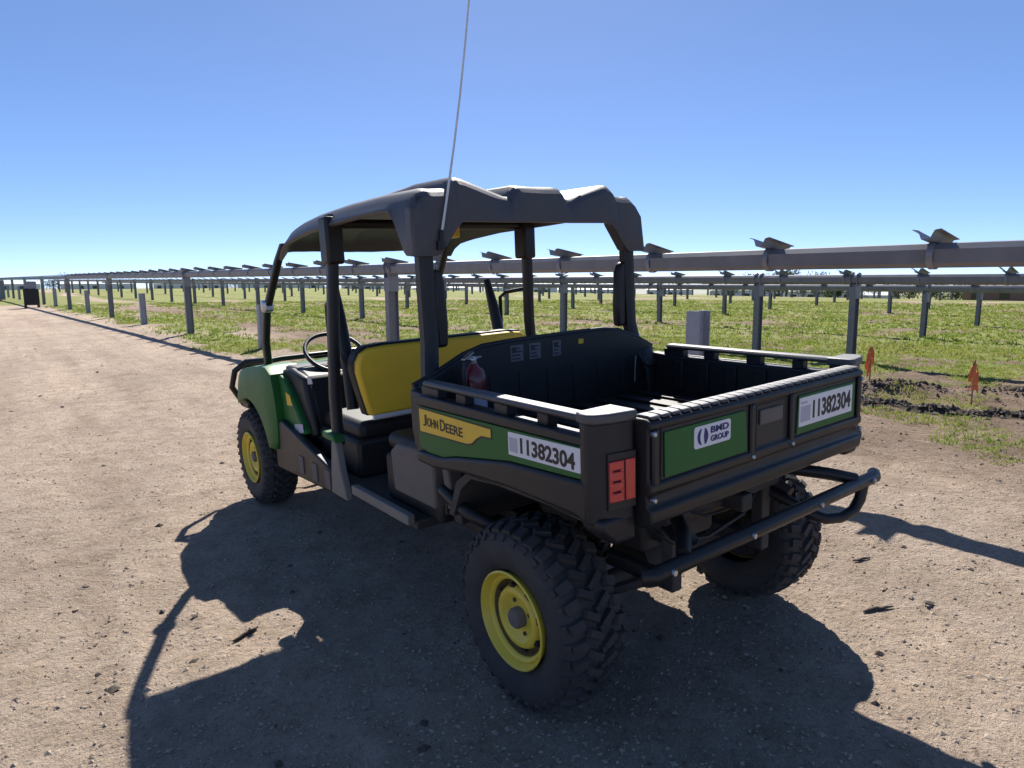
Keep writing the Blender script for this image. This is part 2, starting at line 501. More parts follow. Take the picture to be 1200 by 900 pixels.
attr(gme, 'soil', sstep(1.9, 4.2, X + 2.0 * (fbm(X, Y, 0.5, 3, 81) - 0.5)) * np.clip(0.35 + 1.1 * fbm(X, Y, 0.9, 4, 82), 0, 1) * (1 - sstep(30, 60, np.hypot(X, Y))))
attr(gme, 'far', sstep(180, 700, np.hypot(X, Y)) * 0.8)  # painted haze: ground colour pales with distance
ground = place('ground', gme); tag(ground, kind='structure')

# ------------------------------------------------------------------ the utility vehicle
PHI = 0.0416472
ox = -0.6
root = empty('utility_vehicle', (ox - ox * math.cos(PHI), 0, -ox * math.sin(PHI)), (0, -PHI, 0))
tag(root, 'green and yellow four-seat utility vehicle with black cargo bed and dark moulded roof', 'utility vehicle')
V = root

# --- wheels
def tyre_mesh(R, w):
    h = w / 2
    t = B(); k = R / 0.335
    pr = [(0.162, -h * 0.72), (0.174, -h * 0.86), (0.215, -h * 0.97), (0.255, -h * 1.0), (0.284, -h * 0.95), (0.301, -h * 0.82), (0.312, -h * 0.6), (0.319, 0)]
    pr = pr + [(r, -a) for r, a in pr[:-1][::-1]]
    t.lathe([(r if r < 0.2 else 0.2 + (r - 0.2) * (R - 0.2 - .016) / 0.119, a) for r, a in pr], 72)
    return t.mesh('tyre', M['rubber'], 40)
def tread_mesh(R, w):
    t = B(); h = w / 2; n = 32; k_ = w / .26
    for k in range(n):
        a0 = 2 * math.pi * k / n
        def lug(x, a, lx, lt, lr, skew, r, tilt=0.0, s=0.86):
            mt = Matrix.Rotation(a, 4, 'X') @ Matrix.Translation((x, 0, r)) @ Matrix.Rotation(skew, 4, 'Z') @ Matrix.Rotation(tilt, 4, 'Y')
            z0, z1 = -lr / 2, lr / 2
            vs = [mt @ Vector((sx * lx / 2 * q, sy * lt / 2 * q, z)) for z, q in ((z0, 1.05), (z1, s)) for sy in (-1, 1) for sx in (-1, 1)]
            t.add(vs, [(0, 2, 3, 1), (4, 5, 7, 6), (0, 1, 5, 4), (2, 6, 7, 3), (0, 4, 6, 2), (1, 3, 7, 5)])
        j = random.uniform(-.012, .012)
        lug(0.030 * k_, a0 + j, 0.062 * k_, 0.026, 0.017, 0.55, R - 0.0095)
        lug(-0.030 * k_, a0 + math.pi / n + j, 0.062 * k_, 0.026, 0.017, -0.55, R - 0.0095)
        lug(0.0, a0 + 0.5 * math.pi / n + j, 0.024 * k_, 0.018, 0.015, 0.2, R - 0.010)
        for sx in (-1, 1):
            off = 0 if sx > 0 else math.pi / n
            lug(sx * h * 0.68, a0 + off + 0.06, 0.054 * k_, 0.036, 0.017, sx * -0.25, R - 0.020, sx * 0.35)
            if k % 2 == 0: lug(sx * h * 0.90, a0 + off + 0.06, 0.026, 0.030, 0.022, 0, R - 0.050, sx * 1.0, 0.8)
            else: lug(sx * h * 0.90, a0 + off + 0.06, 0.026, 0.024, 0.018, 0, R - 0.046, sx * 0.9, 0.8)
    return t.mesh('tread', M['rubber'])
def rim_mesh():
    t = B()
    pr = [(0.166, -0.145), (0.158, -0.13), (0.150, -0.06), (0.158, -0.035), (0.168, -0.012), (0.175, 0.002), (0.177, 0.010), (0.171, 0.014),
          (0.165, 0.006), (0.161, -0.012), (0.158, -0.016), (0.152, -0.010), (0.144, -0.012), (0.138, -0.022), (0.134, -0.050), (0.128, -0.060), (0.120, -0.058),
          (0.113, -0.030), (0.106, -0.018), (0.092, -0.014), (0.080, -0.020), (0.070, -0.034), (0.045, -0.036), (0.0005, -0.036)]
    t.lathe([(r, -a) for r, a in pr], 56)
    return t.mesh('rim', M['rim'], 50)
RT, RTW = tyre_mesh(0.332, 0.255), tread_mesh(0.332, 0.255)
FT, FTW = tyre_mesh(0.328, 0.225), tread_mesh(0.328, 0.225)
RIM = rim_mesh()
t = B(); t.lathe([(0.1375, 0.0235), (0.1335, 0.0495), (0.128, 0.0592), (0.1205, 0.0572), (0.1145, 0.0345)], 56); WELL = t.mesh('rim_well', M['rimdust'], 60)
t = B(); t.lathe([(0.0005, -0.014), (0.030, -0.014), (0.036, -0.006), (0.036, 0.036)], 20); HUB = t.mesh('hub_cap', M['taupe'], 40)
t = B(); t.lathe([(0.0005, -0.003), (0.008, -0.003), (0.008, 0.012)], 6); NUT = t.mesh('lug_nut', M['under'], 40)
t = B(); t.lathe([(0.0005, -0.004), (0.0125, -0.004), (0.0150, 0.008)], 12); HOLE = t.mesh('vent_hole', M['ink'], 40)
t = B(); t.lathe([(0.0005, 0.070), (0.1495, 0.070), (0.152, 0.125), (0.163, 0.1455), (0.150, 0.150), (0.110, 0.120), (0.100, 0.190), (0.0005, 0.195)], 32); DRUM = t.mesh('brake_drum', M['under'], 40)
for (wx, wy, rear) in ((-1, 0.0, True), (1, 0.0, True), (-1, 2.854, False), (1, 2.854, False)):
    R = 0.332 if rear else 0.328
    w = 0.255 if rear else 0.225
    cx = (0.729 if rear else 0.734) - w / 2 + 0.003
    rot = (random.uniform(0, 6), 0, 0 if wx < 0 else math.pi)
    tyre = place('tyre', RT if rear else FT, V, loc=(wx * cx, wy, 0.338 if rear else 0.326), rot=rot)
    place('tread', RTW if rear else FTW, tyre)
    off = -w / 2 * 0.86 - 0.004
    place('rim', RIM, tyre, loc=(off, 0, 0), scale=(1, 0.965, 0.965))
    place('rim_well', WELL, tyre, loc=(off, 0, 0), scale=(1, 0.965, 0.965))
    place('brake_drum', DRUM, tyre, loc=(off, 0, 0), scale=(1, 0.965, 0.965))
    place('hub_cap', HUB, tyre, loc=(off + 0.018, 0, 0))
    for k in range(4):
        a = math.pi / 4 + k * math.pi / 2
        place('lug_nut', NUT, tyre, loc=(off + 0.033, 0.058 * math.cos(a), 0.058 * math.sin(a)))
    for k in range(8):
        a = k * math.pi / 4 + 0.2
        place('vent_hole', HOLE, tyre, loc=(off + 0.0265, 0.1066 * math.cos(a), 0.1066 * math.sin(a)))

# --- chassis and running gear
t = B()
for sx in (-1, 1):
    t.box(sx * 0.26 - 0.025, sx * 0.26 + 0.025, -0.30, 3.15, 0.41, 0.46); t.box(sx * 0.26 - 0.025, sx * 0.26 + 0.025, -0.33, -0.28, 0.41, 0.74)
t.box(-0.33, 0.33, -0.34, -0.30, 0.66, 0.72); t.box(-0.30, 0.30, 0.28, 0.34, 0.40, 0.47); t.box(-0.62, 0.62, 0.44, 0.50, 0.52, 0.80)
t.box(-0.30, 0.30, 1.2, 1.26, 0.40, 0.46); t.box(-0.34, 0.34, -0.30, 0.50, 0.74, 0.80)
t.build('chassis_frame', M['under'], V, bevel=0.006)
t = B(); t.tube([(-0.50, 0, 0.335), (0.50, 0, 0.335)], 0.032, 12)
t.lathe([(0.001, -0.13), (0.10, -0.12), (0.13, -0.05), (0.13, 0.06), (0.09, 0.13), (0.001, 0.14)], 20, 'X', Matrix.Translation((0, 0.02, 0.36)))
t.build('rear_axle', M['under'], V, smooth=40)
t = B(); t.box(-0.24, 0.10, -0.16, 0.42, 0.48, 0.73); t.box(-0.20, 0.06, -0.24, -0.10, 0.52, 0.66); t.box(-0.15, 0.24, 0.2, 0.55, 0.38, 0.50)
t.build('engine', M['under'], V, bevel=0.02)
t = B(); t.lathe([(0.001, -0.27), (0.075, -0.26), (0.085, -0.24), (0.085, 0.2), (0.07, 0.22), (0.001, 0.23)], 22, 'X', Matrix.Translation((0.0, -0.24, 0.685)))
t.tube([(0.20, -0.24, 0.685), (0.30, -0.26, 0.67), (0.34, -0.33, 0.65), (0.34, -0.38, 0.63)], 0.022, 10)
t.build('muffler', M['under'], V, smooth=40)
for sx in (-1, 1):
    t = B()
    t.tube([(sx * 0.28, 0.16, 0.42), (sx * 0.52, 0.02, 0.33)], 0.02, 8); t.tube([(sx * 0.28, -0.22, 0.42), (sx * 0.52, -0.02, 0.33)], 0.02, 8)
    t.tube([(sx * 0.28, 0.10, 0.56), (sx * 0.50, 0.0, 0.47)], 0.016, 8)
    t.build('suspension_arm', M['under'], V, smooth=40)
    t = B(); p0 = Vector((sx * 0.46, -0.09, 0.40)); p1 = Vector((sx * 0.36, -0.14, 0.74))
    coil = []
    for k in range(97):
        q = k / 96; c = p0.lerp(p1, 0.15 + 0.75 * q); a = q * 2 * math.pi * 7
        coil.append(c + Vector((0.036 * math.cos(a), 0.036 * math.sin(a), 0)))
    t.tube(coil, 0.0065, 6); t.tube([p0, p1], 0.016, 10)
    t.build('shock_absorber', M['tube'], V, smooth=40)
    t = B(); t.tube([(sx * 0.28, 2.7, 0.42), (sx * 0.55, 2.854, 0.33)], 0.02, 8); t.tube([(sx * 0.28, 3.0, 0.42), (sx * 0.55, 2.854, 0.33)], 0.02, 8)
    t.tube([(sx * 0.30, 2.854, 0.75), (sx * 0.50, 2.854, 0.42)], 0.03, 10)
    t.build('suspension_arm', M['under'], V, smooth=40)
t = B(); t.tube([(-0.55, 2.854, 0.33), (0.55, 2.854, 0.33)], 0.025, 10); t.build('front_axle', M['under'], V, smooth=40)
t = B(); t.box(-0.03, 0.03, -0.42, -0.32, 0.655, 0.715); t.build('hitch_receiver', M['under'], V, bevel=0.005)

# --- floor, sills, cab lower parts
t = B(); t.box(-0.66, 0.66, 0.735, 2.46, 0.42, 0.462); t.box(-0.42, 0.42, 0.5, 2.6, 0.37, 0.4195)
t.build('floor_pan', M['under'], V, bevel=0.008)
for sx in (-1, 1):
    t = B(); t.box(sx * 0.685 - 0.018, sx * 0.685 + 0.018, 0.735, 1.30, 0.452, 0.498); t.build('sill_step', M['dustysteel'], V, bevel=0.006)
    t = B(); t.prism([(1.52, 0.385), (2.44, 0.342), (2.44, 0.60), (2.30, 0.66), (1.52, 0.50)], 'X', sx * 0.64, sx * 0.69); t.build('lower_side_panel', M['plastic'], V, bevel=0.01)
    for yy in (1.62, 1.80, 2.0):
        t = B(); t.box(sx * 0.692 - 0.004, sx * 0.692 + 0.004, yy - 0.035, yy + 0.035, 0.40, 0.50); t.build('side_panel_rib', M['taupe'], V, bevel=0.003)
    t = B(); t.prism([(1.36, 0.40), (1.55, 0.40), (1.53, 0.55), (1.50, 0.69), (1.45, 0.69), (1.42, 0.55)], 'X', sx * 0.665, sx * 0.705); t.build('pillar_mount', M['dustysteel'], V, bevel=0.008)
    t = B(); t.prism([(1.42, 0.685), (1.60, 0.690), (1.58, 0.725), (1.45, 0.72)], 'X', sx * 0.655, sx * 0.715); t.build('mount_cap', M['green'], V, bevel=0.008)
    t = B(); t.prism([(0.55, 0.565), (0.90, 0.565), (0.92, 0.74), (0.86, 0.785), (0.55, 0.80)], 'X', sx * 0.60, sx * 0.672); t.build('seat_pedestal_panel', M['taupe'], V, bevel=0.012)
    t = B(); t.prism([(0.43, 0.60), (0.475, 0.585), (0.52, 0.80), (0.47, 0.80)], 'X', sx * 0.60, sx * 0.66); t.build('pedestal_bracket', M['taupe'], V, bevel=0.008)
    t = B(); t.tube([(sx * 0.62, 0.53, 0.84), (sx * 0.64, 0.50, 0.70), (sx * 0.63, 0.52, 0.55)], 0.014, 8); t.build('support_strut', M['tube'], V, smooth=50)
t = B(); t.box(-0.60, 0.60, 0.62, 1.12, 0.46, 0.68); t.build('rear_seat_pedestal', M['dashblack'], V, bevel=0.02)
t = B(); t.box(-0.58, 0.58, 1.46, 1.98, 0.46, 0.66); t.build('front_seat_pedestal', M['dashblack'], V, bevel=0.02)
# seats
def cushion(name, x0, x1, y0, y1, z0, z1, mt, tilt=0.0, r=0.04):
    c = Vector(((x0 + x1) / 2, (y0 + y1) / 2, z0))
    mtx = Matrix.Translation(c) @ Matrix.Rotation(tilt, 4, 'X') @ Matrix.Translation(-c)
    t = B(); t.box(x0, x1, y0, y1, z0, z1, mtx); return t.build(name, mt, V, bevel=r, seg=4)
cushion('front_seat_cushion', -0.54, 0.54, 1.50, 2.02, 0.64, 0.745, M['dashblack'])
cushion('rear_seat_cushion', -0.56, 0.56, 0.72, 1.18, 0.68, 0.765, M['dashblack'])
cushion('rear_seat_back', -0.56, 0.56, 0.66, 0.75, 0.765, 1.09, M['dashblack'])
t = B()
poly = [(-0.505, 0.785), (-0.54, 0.92), (-0.562, 1.02), (-0.558, 1.07), (-0.535, 1.11), (-0.49, 1.135), (-0.40, 1.142)]
poly = poly + [(-a, b) for a, b in poly[::-1]]
t.prism(poly, 'Y', 1.435, 1.53); t.build('front_seat_back', M['yellow_vinyl'], V, bevel=0.018, seg=3)
t = B(); t.prism([(x * 1.014, 0.80 + (z - 0.80) * 1.03) for x, z in poly], 'Y', 1.47, 1.545); t.build('seat_back_shell', M['dashblack'], V, bevel=0.01)
t = B(); t.tube([(-0.50, 1.42, 0.782), (0.53, 1.42, 0.782)], 0.013, 8); t.build('sunlit_strip_bar', M['antenna'], V, smooth=40)  # added bar, painted white to stand for a sunlit strip below the seat back
for sx in (-1, 1):
    t = B(); t.box(sx * 0.60 - 0.035, sx * 0.60 + 0.035, 0.66, 0.725, 0.79, 0.905); t.build('seat_side_bolster', M['yellow_vinyl'], V, bevel=0.015)
    t = B(); t.box(sx * 0.60 - 0.030, sx * 0.60 + 0.030, 0.645, 0.745, 0.775, 0.925); t.build('bolster_trim', M['ink'], V, bevel=0.01)
# head and hip restraints inside the cab
for sx in (-1, 1):
    t = B(); t.tube([(sx * 0.50, 1.78, 1.44), (sx * 0.505, 1.73, 1.28), (sx * 0.51, 1.66, 1.02), (sx * 0.52, 1.62, 0.80)], [0.022, 0.032, 0.036, 0.034], 10)
    t.build('hip_restraint', M['tube'], V, smooth=40)
t = B()
for k in range(33):
    pass
ring = [(-0.31 + 0.185 * math.cos(a), 2.30 + 0.155 * math.sin(a), 1.030 + 0.105 * math.sin(a)) for a in [2 * math.pi * k / 32 for k in range(33)]]
t.tube(ring, 0.0135, 8, caps=False)
sw = t.build('steering_wheel', M['tube'], V, smooth=60)
t = B(); t.tube([(-0.31, 2.30, 1.03), (-0.31, 2.46, 0.86)], 0.03, 10); t.tube([(-0.48, 2.30, 1.035), (-0.14, 2.30, 1.035)], 0.012, 8); t.tube([(-0.31, 2.30, 1.03), (-0.31, 2.16, 0.94)], 0.012, 8)
t.build('steering_column', M['tube'], sw, smooth=40)

# --- dash, hood, front fenders
t = B(); t.prism([(1.98, 0.56), (2.46, 0.46), (2.66, 0.60), (2.64, 0.92), (2.46, 0.965), (2.24, 0.965), (2.10, 0.92), (2.04, 0.80)], 'X', -0.585, 0.585)
t.build('dashboard', M['dashblack'], V, bevel=0.03, seg=3)
for sx in (-1, 1):
    t = B(); t.prism([(1.97, 0.60), (2.40, 0.48), (2.47, 0.94), (2.30, 0.965), (2.08, 0.93)], 'X', sx * 0.56, sx * 0.612)
    t.build('dash_side', M['dashblack'], V, bevel=0.02)
t = B()
secs = []
for (y, hw, zt, zb) in ((2.45, 0.57, 0.965, 0.62), (2.62, 0.585, 0.955, 0.60), (2.85, 0.57, 0.925, 0.60), (3.02, 0.54, 0.895, 0.58), (3.14, 0.50, 0.85, 0.56), (3.20, 0.46, 0.78, 0.55)):
    ring = []
    for (fx, fz) in ((-1, 0), (-1, 0.75), (-0.93, 0.93), (-0.7, 1.0), (-0.35, 1.02), (0, 1.06), (0.35, 1.02), (0.7, 1.0), (0.93, 0.93), (1, 0.75), (1, 0)):
        ring.append((fx * hw, y, zb + (zt - zb) * fz))
    secs.append(ring)
n = len(secs[0]); vs = [p for s_ in secs for p in s_]
fs = [(i * n + j, i * n + j + 1, (i + 1) * n + j + 1, (i + 1) * n + j) for i in range(len(secs) - 1) for j in range(n - 1)]
fs += [tuple(range(n)), tuple(range((len(secs) - 1) * n, len(secs) * n))]
t.add(vs, fs); hood = t.build('hood', M['green'], V, smooth=40)
t = B(); t.box(-0.33, 0.33, 2.62, 2.74, 0.965, 0.985); t.build('hood_vent', M['plastic'], hood, bevel=0.008)
t = B(); t.prism([(-0.42, 0.44), (0.42, 0.44), (0.46, 0.60), (0.44, 0.78), (-0.44, 0.78), (-0.46, 0.60)], 'Y', 3.16, 3.25); t.build('grille', M['plastic'], V, bevel=0.015)
def arch(cy, cz, r, a0, a1, k=10):
    return [(cy + r * math.cos(a0 + (a1 - a0) * i / k), cz + r * math.sin(a0 + (a1 - a0) * i / k)) for i in range(k + 1)]
for sx in (-1, 1):
    t = B()
    outer = [(2.37, 0.47), (2.345, 0.62), (2.36, 0.80), (2.40, 0.930), (2.48, 0.962), (2.70, 0.950), (2.88, 0.925), (3.02, 0.890), (3.07, 0.850), (3.085, 0.78), (3.085, 0.72)]
    inner = arch(2.854, 0.33, 0.400, math.radians(58), math.radians(160), 14)
    # fender skin: strip between arch lip and outer outline, bulged outwards at the lip
    mesh_in = [(sx * 0.715, y, z) for y, z in inner[::-1]]
    m_ = len(mesh_in)
    out_r = []
    L_ = [0]
    for i in range(1, len(outer)): L_.append(L_[-1] + math.hypot(outer[i][0] - outer[i - 1][0], outer[i][1] - outer[i - 1][1]))
    for i in range(m_):
        d = L_[-1] * i / (m_ - 1); k = max(j for j in range(len(L_)) if L_[j] <= d + 1e-9); k = min(k, len(outer) - 2)
        q = (d - L_[k]) / (L_[k + 1] - L_[k]); out_r.append((outer[k][0] + (outer[k + 1][0] - outer[k][0]) * q, outer[k][1] + (outer[k + 1][1] - outer[k][1]) * q))
    r0 = [(sx * 0.655, y, z - 0.01) for (_, y, z) in mesh_in]
    r1 = mesh_in
    r2 = [(sx * 0.716, 0.6 * a[1] + 0.4 * b[0], 0.6 * a[2] + 0.4 * b[1]) for a, b in zip(mesh_in, out_r)]
    r3 = [(sx * 0.704, 0.15 * a[1] + 0.85 * b[0], 0.15 * a[2] + 0.85 * b[1]) for a, b in zip(mesh_in, out_r)]
    r4 = [(sx * 0.694, b[0], b[1]) for b in out_r]
    r5 = [(sx * 0.50, b[0], b[1] + (0.005 if b[1] > 0.7 else 0)) for b in out_r]
    rows = [r0, r1, r2, r3, r4, r5]
    t.add([p for r_ in rows for p in r_], [(i * m_ + j, i * m_ + j + 1, (i + 1) * m_ + j + 1, (i + 1) * m_ + j) for i in range(5) for j in range(m_ - 1)])
    f = t.build('front_fender', M['green'], V, smooth=28)
    so = f.modifiers.new('solid', 'SOLIDIFY'); so.thickness = 0.008; so.offset = 0
    t = B(); t.prism([(sx * 0.44, 0.66), (sx * 0.665, 0.68), (sx * 0.67, 0.82), (sx * 0.60, 0.855), (sx * 0.44, 0.82)], 'Y', 3.06, 3.20); t.build('headlight', M['taupe'], V, bevel=0.02)
    t = B(); t.prism([(sx * 0.46, 0.60), (sx * 0.66, 0.62), (sx * 0.66, 0.675), (sx * 0.46, 0.655)], 'Y', 3.05, 3.19); t.build('bumper_corner', M['plastic'], V, bevel=0.012)
    # cowl panel behind the fender
    t = B(); t.prism([(2.00, 0.62), (2.36, 0.50), (2.40, 0.80), (2.44, 0.93), (2.30, 0.90), (2.18, 0.80), (2.08, 0.70)], 'X', sx * 0.60, sx * 0.652); t.build('cowl_panel', M['green'], V, bevel=0.015)
    t = B(); t.prism([(2.17, 0.76), (2.26, 0.755), (2.27, 0.83), (2.20, 0.82)], 'X', sx * 0.6525, sx * 0.655); t.build('cowl_sticker', M['decal_yellow'], V)
    t = B(); t.prism([(2.02, 0.625), (2.16, 0.60), (2.16, 0.655), (2.03, 0.675)], 'X', sx * 0.653, sx * 0.656); pl = t.build('model_badge', M['palegrey'], V)
    t = B(); t.prism([(1.92, 0.915), (1.99, 0.905), (2.0, 0.945), (1.94, 0.955)], 'X', sx * 0.6135, sx * 0.617); t.build('dash_badge', M['palegrey'], V)
# brush guard
t = B()
for sx in (-1, 1):
    t.tube([(sx * 0.34, 3.27, 0.42), (sx * 0.40, 3.37, 0.48), (sx * 0.60, 3.37, 0.60), (sx * 0.68, 3.33, 0.74), (sx * 0.665, 3.27, 0.86), (sx * 0.58, 3.28, 0.915), (sx * 0.46, 3.10, 0.93)], 0.021, 10)
t.tube([(-0.62, 3.31, 0.88), (-0.3, 3.37, 0.90), (0.3, 3.37, 0.90), (0.62, 3.31, 0.88)], 0.021, 10)
t.tube([(-0.40, 3.37, 0.48), (0.40, 3.37, 0.48)], 0.02, 10)
t.build('brush_guard', M['tube'], V, smooth=60)

# --- roll cage
def bar(name, path, w, d, mt=None, parent=V):
    """rounded rectangular tube along a path; w across X, d along Y"""
    t = B(); pts = [Vector(p) for p in path]; vs = []
    c = 0.3
    prof = [(-1, -1 + c), (-1 + c, -1), (1 - c, -1), (1, -1 + c), (1, 1 - c), (1 - c, 1), (-1 + c, 1), (-1, 1 - c)]
    for p in pts:
        for a, b in prof: vs.append((p.x + a * w / 2, p.y + b * d / 2, p.z))
    k = len(pts); n = 8
    fs = [(i * n + j, i * n + (j + 1) % n, (i + 1) * n + (j + 1) % n, (i + 1) * n + j) for i in range(k - 1) for j in range(n)] + [tuple(range(n)), tuple(range((k - 1) * n, k * n))]
    t.add(vs, fs); return t.build(name, mt or M['tube'], parent, smooth=50)
for sx in (-1, 1):
    bar('front_pillar', [(sx * 0.60, 2.71, 0.90), (sx * 0.605, 2.70, 1.10), (sx * 0.605, 2.62, 1.30), (sx * 0.580, 2.40, 1.60), (sx * 0.565, 2.31, 1.70)], 0.042, 0.054)
    t = B(); t.box(sx * 0.605 - 0.034, sx * 0.605 + 0.034, 2.57, 2.64, 1.29, 1.37); t.build('pillar_clamp', M['chrome'], V, bevel=0.018, seg=3)
    bar('middle_pillar', [(sx * 0.665, 1.50, 0.66), (sx * 0.652, 1.53, 0.90), (sx * 0.632, 1.535, 1.20), (sx * 0.615, 1.515, 1.55), (sx * 0.600, 1.52, 1.80)], 0.050, 0.058)
    t = B(); t.box(sx * 0.607 - 0.046, sx * 0.607 + 0.046, 1.47, 1.57, 1.56, 1.79); t.build('pillar_sleeve', M['tube'], V, bevel=0.015)
    bar('rear_pillar', [(sx * 0.650, 0.580, 0.80), (sx * 0.640, 0.590, 0.98), (sx * 0.598, 0.655, 1.14), (sx * 0.586, 0.668, 1.22), (sx * 0.584, 0.676, 1.45), (sx * 0.580, 0.684, 1.80)], 0.066, 0.050)
    t = B(); t.prism([(0.545, 0.99), (0.665, 0.99), (0.66, 1.085), (0.60, 1.09)], 'X', sx * 0.60, sx * 0.685); t.build('pillar_gusset', M['plastic'], V, bevel=0.02)
    t = B(); t.prism([(sx * 0.556, 1.20), (sx * 0.500, 1.20), (sx * 0.494, 1.30), (sx * 0.502, 1.47), (sx * 0.520, 1.515), (sx * 0.556, 1.52)], 'Y', 0.655, 0.70); t.build('seat_belt_tower', M['tube'], V, bevel=0.014)
    t = B(); t.tube([(sx * 0.585, 1.70, 1.36), (sx * 0.57, 1.74, 1.33), (sx * 0.57, 1.74, 1.12), (sx * 0.585, 1.70, 1.08)], 0.012, 8); t.tube([(sx * 0.585, 1.70, 1.36), (sx * 0.61, 1.55, 1.38)], 0.012, 8); t.tube([(sx * 0.585, 1.70, 1.08), (sx * 0.63, 1.55, 1.06)], 0.012, 8)
    t.build('grab_handle', M['tube'], V, smooth=50)
bar('cross_bar', [(-0.59, 1.52, 1.755), (0.59, 1.52, 1.755)], 0.01, 0.05) if False else None
t = B(); t.tube([(-0.58, 1.52, 1.755), (0.58, 1.52, 1.755)], 0.025, 10); t.build('cross_bar', M['tube'], V, smooth=50)
t = B(); t.tube([(-0.55, 0.72, 1.745), (0.55, 0.72, 1.745)], 0.025, 10); t.build('cross_bar', M['tube'], V, smooth=50)

# --- moulded roof
def lerp_tab(tab, x):
    xs = [a for a, _ in tab]; ys = [b for _, b in tab]
    return float(np.interp(x, xs, ys))
PROF = [(0, 1.864), (0.112, 1.866), (0.132, 1.858), (0.160, 1.818), (0.19, 1.820), (0.40, 1.882), (0.430, 1.887), (0.455, 1.872), (0.475, 1.840), (0.545, 1.836), (0.575, 1.838), (0.61, 1.818), (0.648, 1.772)]
YOFF = [(0.65, -0.035), (0.68, -0.006), (0.72, 0.0), (1.0, 0.004), (1.4, -0.002), (1.8, -0.016), (2.1, -0.040), (2.22, -0.064), (2.30, -0.10), (2.345, -0.14)]
SIDEB = [(0.65, 1.570), (0.70, 1.574), (0.72, 1.59), (0.79, 1.71), (0.83, 1.755), (0.88, 1.775), (1.0, 1.780), (1.36, 1.752), (1.79, 1.737), (2.06, 1.713), (2.25, 1.690), (2.345, 1.672)]
REARB = [(0, 1.706), (0.41, 1.706), (0.44, 1.695), (0.475, 1.65), (0.525, 1.585), (0.545, 1.570), (0.65, 1.570)]
FRONTB = [(0, 1.648), (0.65, 1.664)]
xs_half = [0.0, 0.06, 0.112, 0.132, 0.160, 0.19, 0.27, 0.34, 0.40, 0.418, 0.430, 0.455, 0.475, 0.505, 0.545, 0.575, 0.595, 0.61, 0.63, 0.648]
us = [-a for a in xs_half[::-1][:-1]] + xs_half
ys_ = [0.65, 0.665, 0.68, 0.70, 0.72, 0.745, 0.765, 0.79, 0.83, 0.88, 1.0, 1.15, 1.36, 1.55, 1.79, 1.95, 2.06, 2.15, 2.22, 2.27, 2.30, 2.345]
grid = []
nU, nV = len(us), len(ys_)
for j in range(-1, nV + 1):
    row = []
    y = ys_[min(max(j, 0), nV - 1)]
    wsc = 1.0 - 0.09 * max(0, (y - 1.3)) / 1.05
    for i in range(-1, nU + 1):
        u0 = us[min(max(i, 0), nU - 1)]
        a = abs(u0)
        ridge = float(np.clip(1 - (y - 1.0) / 1.2, 0.25, 1))
        flat = 1.840 if a < 0.575 else lerp_tab(PROF, a)
        zt = flat + (lerp_tab(PROF, a) - flat) * ridge + lerp_tab(YOFF, y)
        x = u0 * wsc; yy = y; z = zt
        edge_i = i in (-1, nU); edge_j = j in (-1, nV)
        zb = 9
        if edge_i: zb = lerp_tab(SIDEB, y); x += 0.012 * (1 if u0 > 0 else -1)
        if edge_j:
            zb = min(zb, lerp_tab(REARB, a) if j < 0 else lerp_tab(FRONTB, a)); yy += -0.012 if j < 0 else 0.02
        if edge_i or edge_j: z = min(zb, zt - 0.012)
        row.append((x + 0.012, yy, z))
    grid.append(row)
nC = nU + 2
t = B(); t.add([p for r_ in grid for p in r_], [(j * nC + i, j * nC + i + 1, (j + 1) * nC + i + 1, (j + 1) * nC + i) for j in range(nV + 1) for i in range(nC - 1)])
roof = t.build('roof_canopy', M['canopy'], V, smooth=38, fix=False)
so = roof.modifiers.new('solid', 'SOLIDIFY'); so.thickness = 0.022; so.offset = -1
bv = roof.modifiers.new('bevel', 'BEVEL'); bv.width = 0.005; bv.segments = 2; bv.limit_method = 'ANGLE'; bv.angle_limit = math.radians(50)
# inner tail of the rear corners and ceiling light fitting
for sx in (-1, 1):
    t = B(); t.prism([(sx * 0.545, 1.574), (sx * 0.645, 1.574), (sx * 0.645, 1.76), (sx * 0.45, 1.76), (sx * 0.45, 1.70)], 'Y', 0.652, 0.705); t.build('corner_cover', M['canopy'], roof, bevel=0.008)
t = B(); t.tube([(-0.02, 1.56, 1.70), (-0.11, 1.60, 1.705)], 0.02, 8); t.build('map_light', M['palegrey'], roof, smooth=40)
t = B(); t.box(0.0, 0.10, 1.44, 1.56, 1.68, 1.765); t.build('cabin_light', M['decal_yellow'], roof, bevel=0.012)
# antenna
t = B(); a0 = Vector((-0.528, 0.632, 1.632)); a1 = Vector((-0.319, 0.66, 2.571)); dv = (a1 - a0)
path = [a0 + dv * q + Vector((0.012 * math.sin(q * 3.0), 0, 0)) for q in [0, 0.08, 0.2, 0.4, 0.6, 0.8, 1.0, 1.2, 1.45]]
t.tube(path, [0.006, 0.0055, 0.005, 0.0045, 0.0042, 0.004, 0.0036, 0.003, 0.002], 8)
an = t.build('antenna', M['antenna'], V, smooth=50)
t = B(); t.tube([a0 - Vector((0, 0, 0.03)), a0 + dv * 0.04], [0.012, 0.009], 10); t.box(a0.x - 0.016, a0.x + 0.016, 0.625, 0.66, a0.z - 0.04, a0.z - 0.005); t.build('antenna_mount', M['tube'], an, smooth=40)

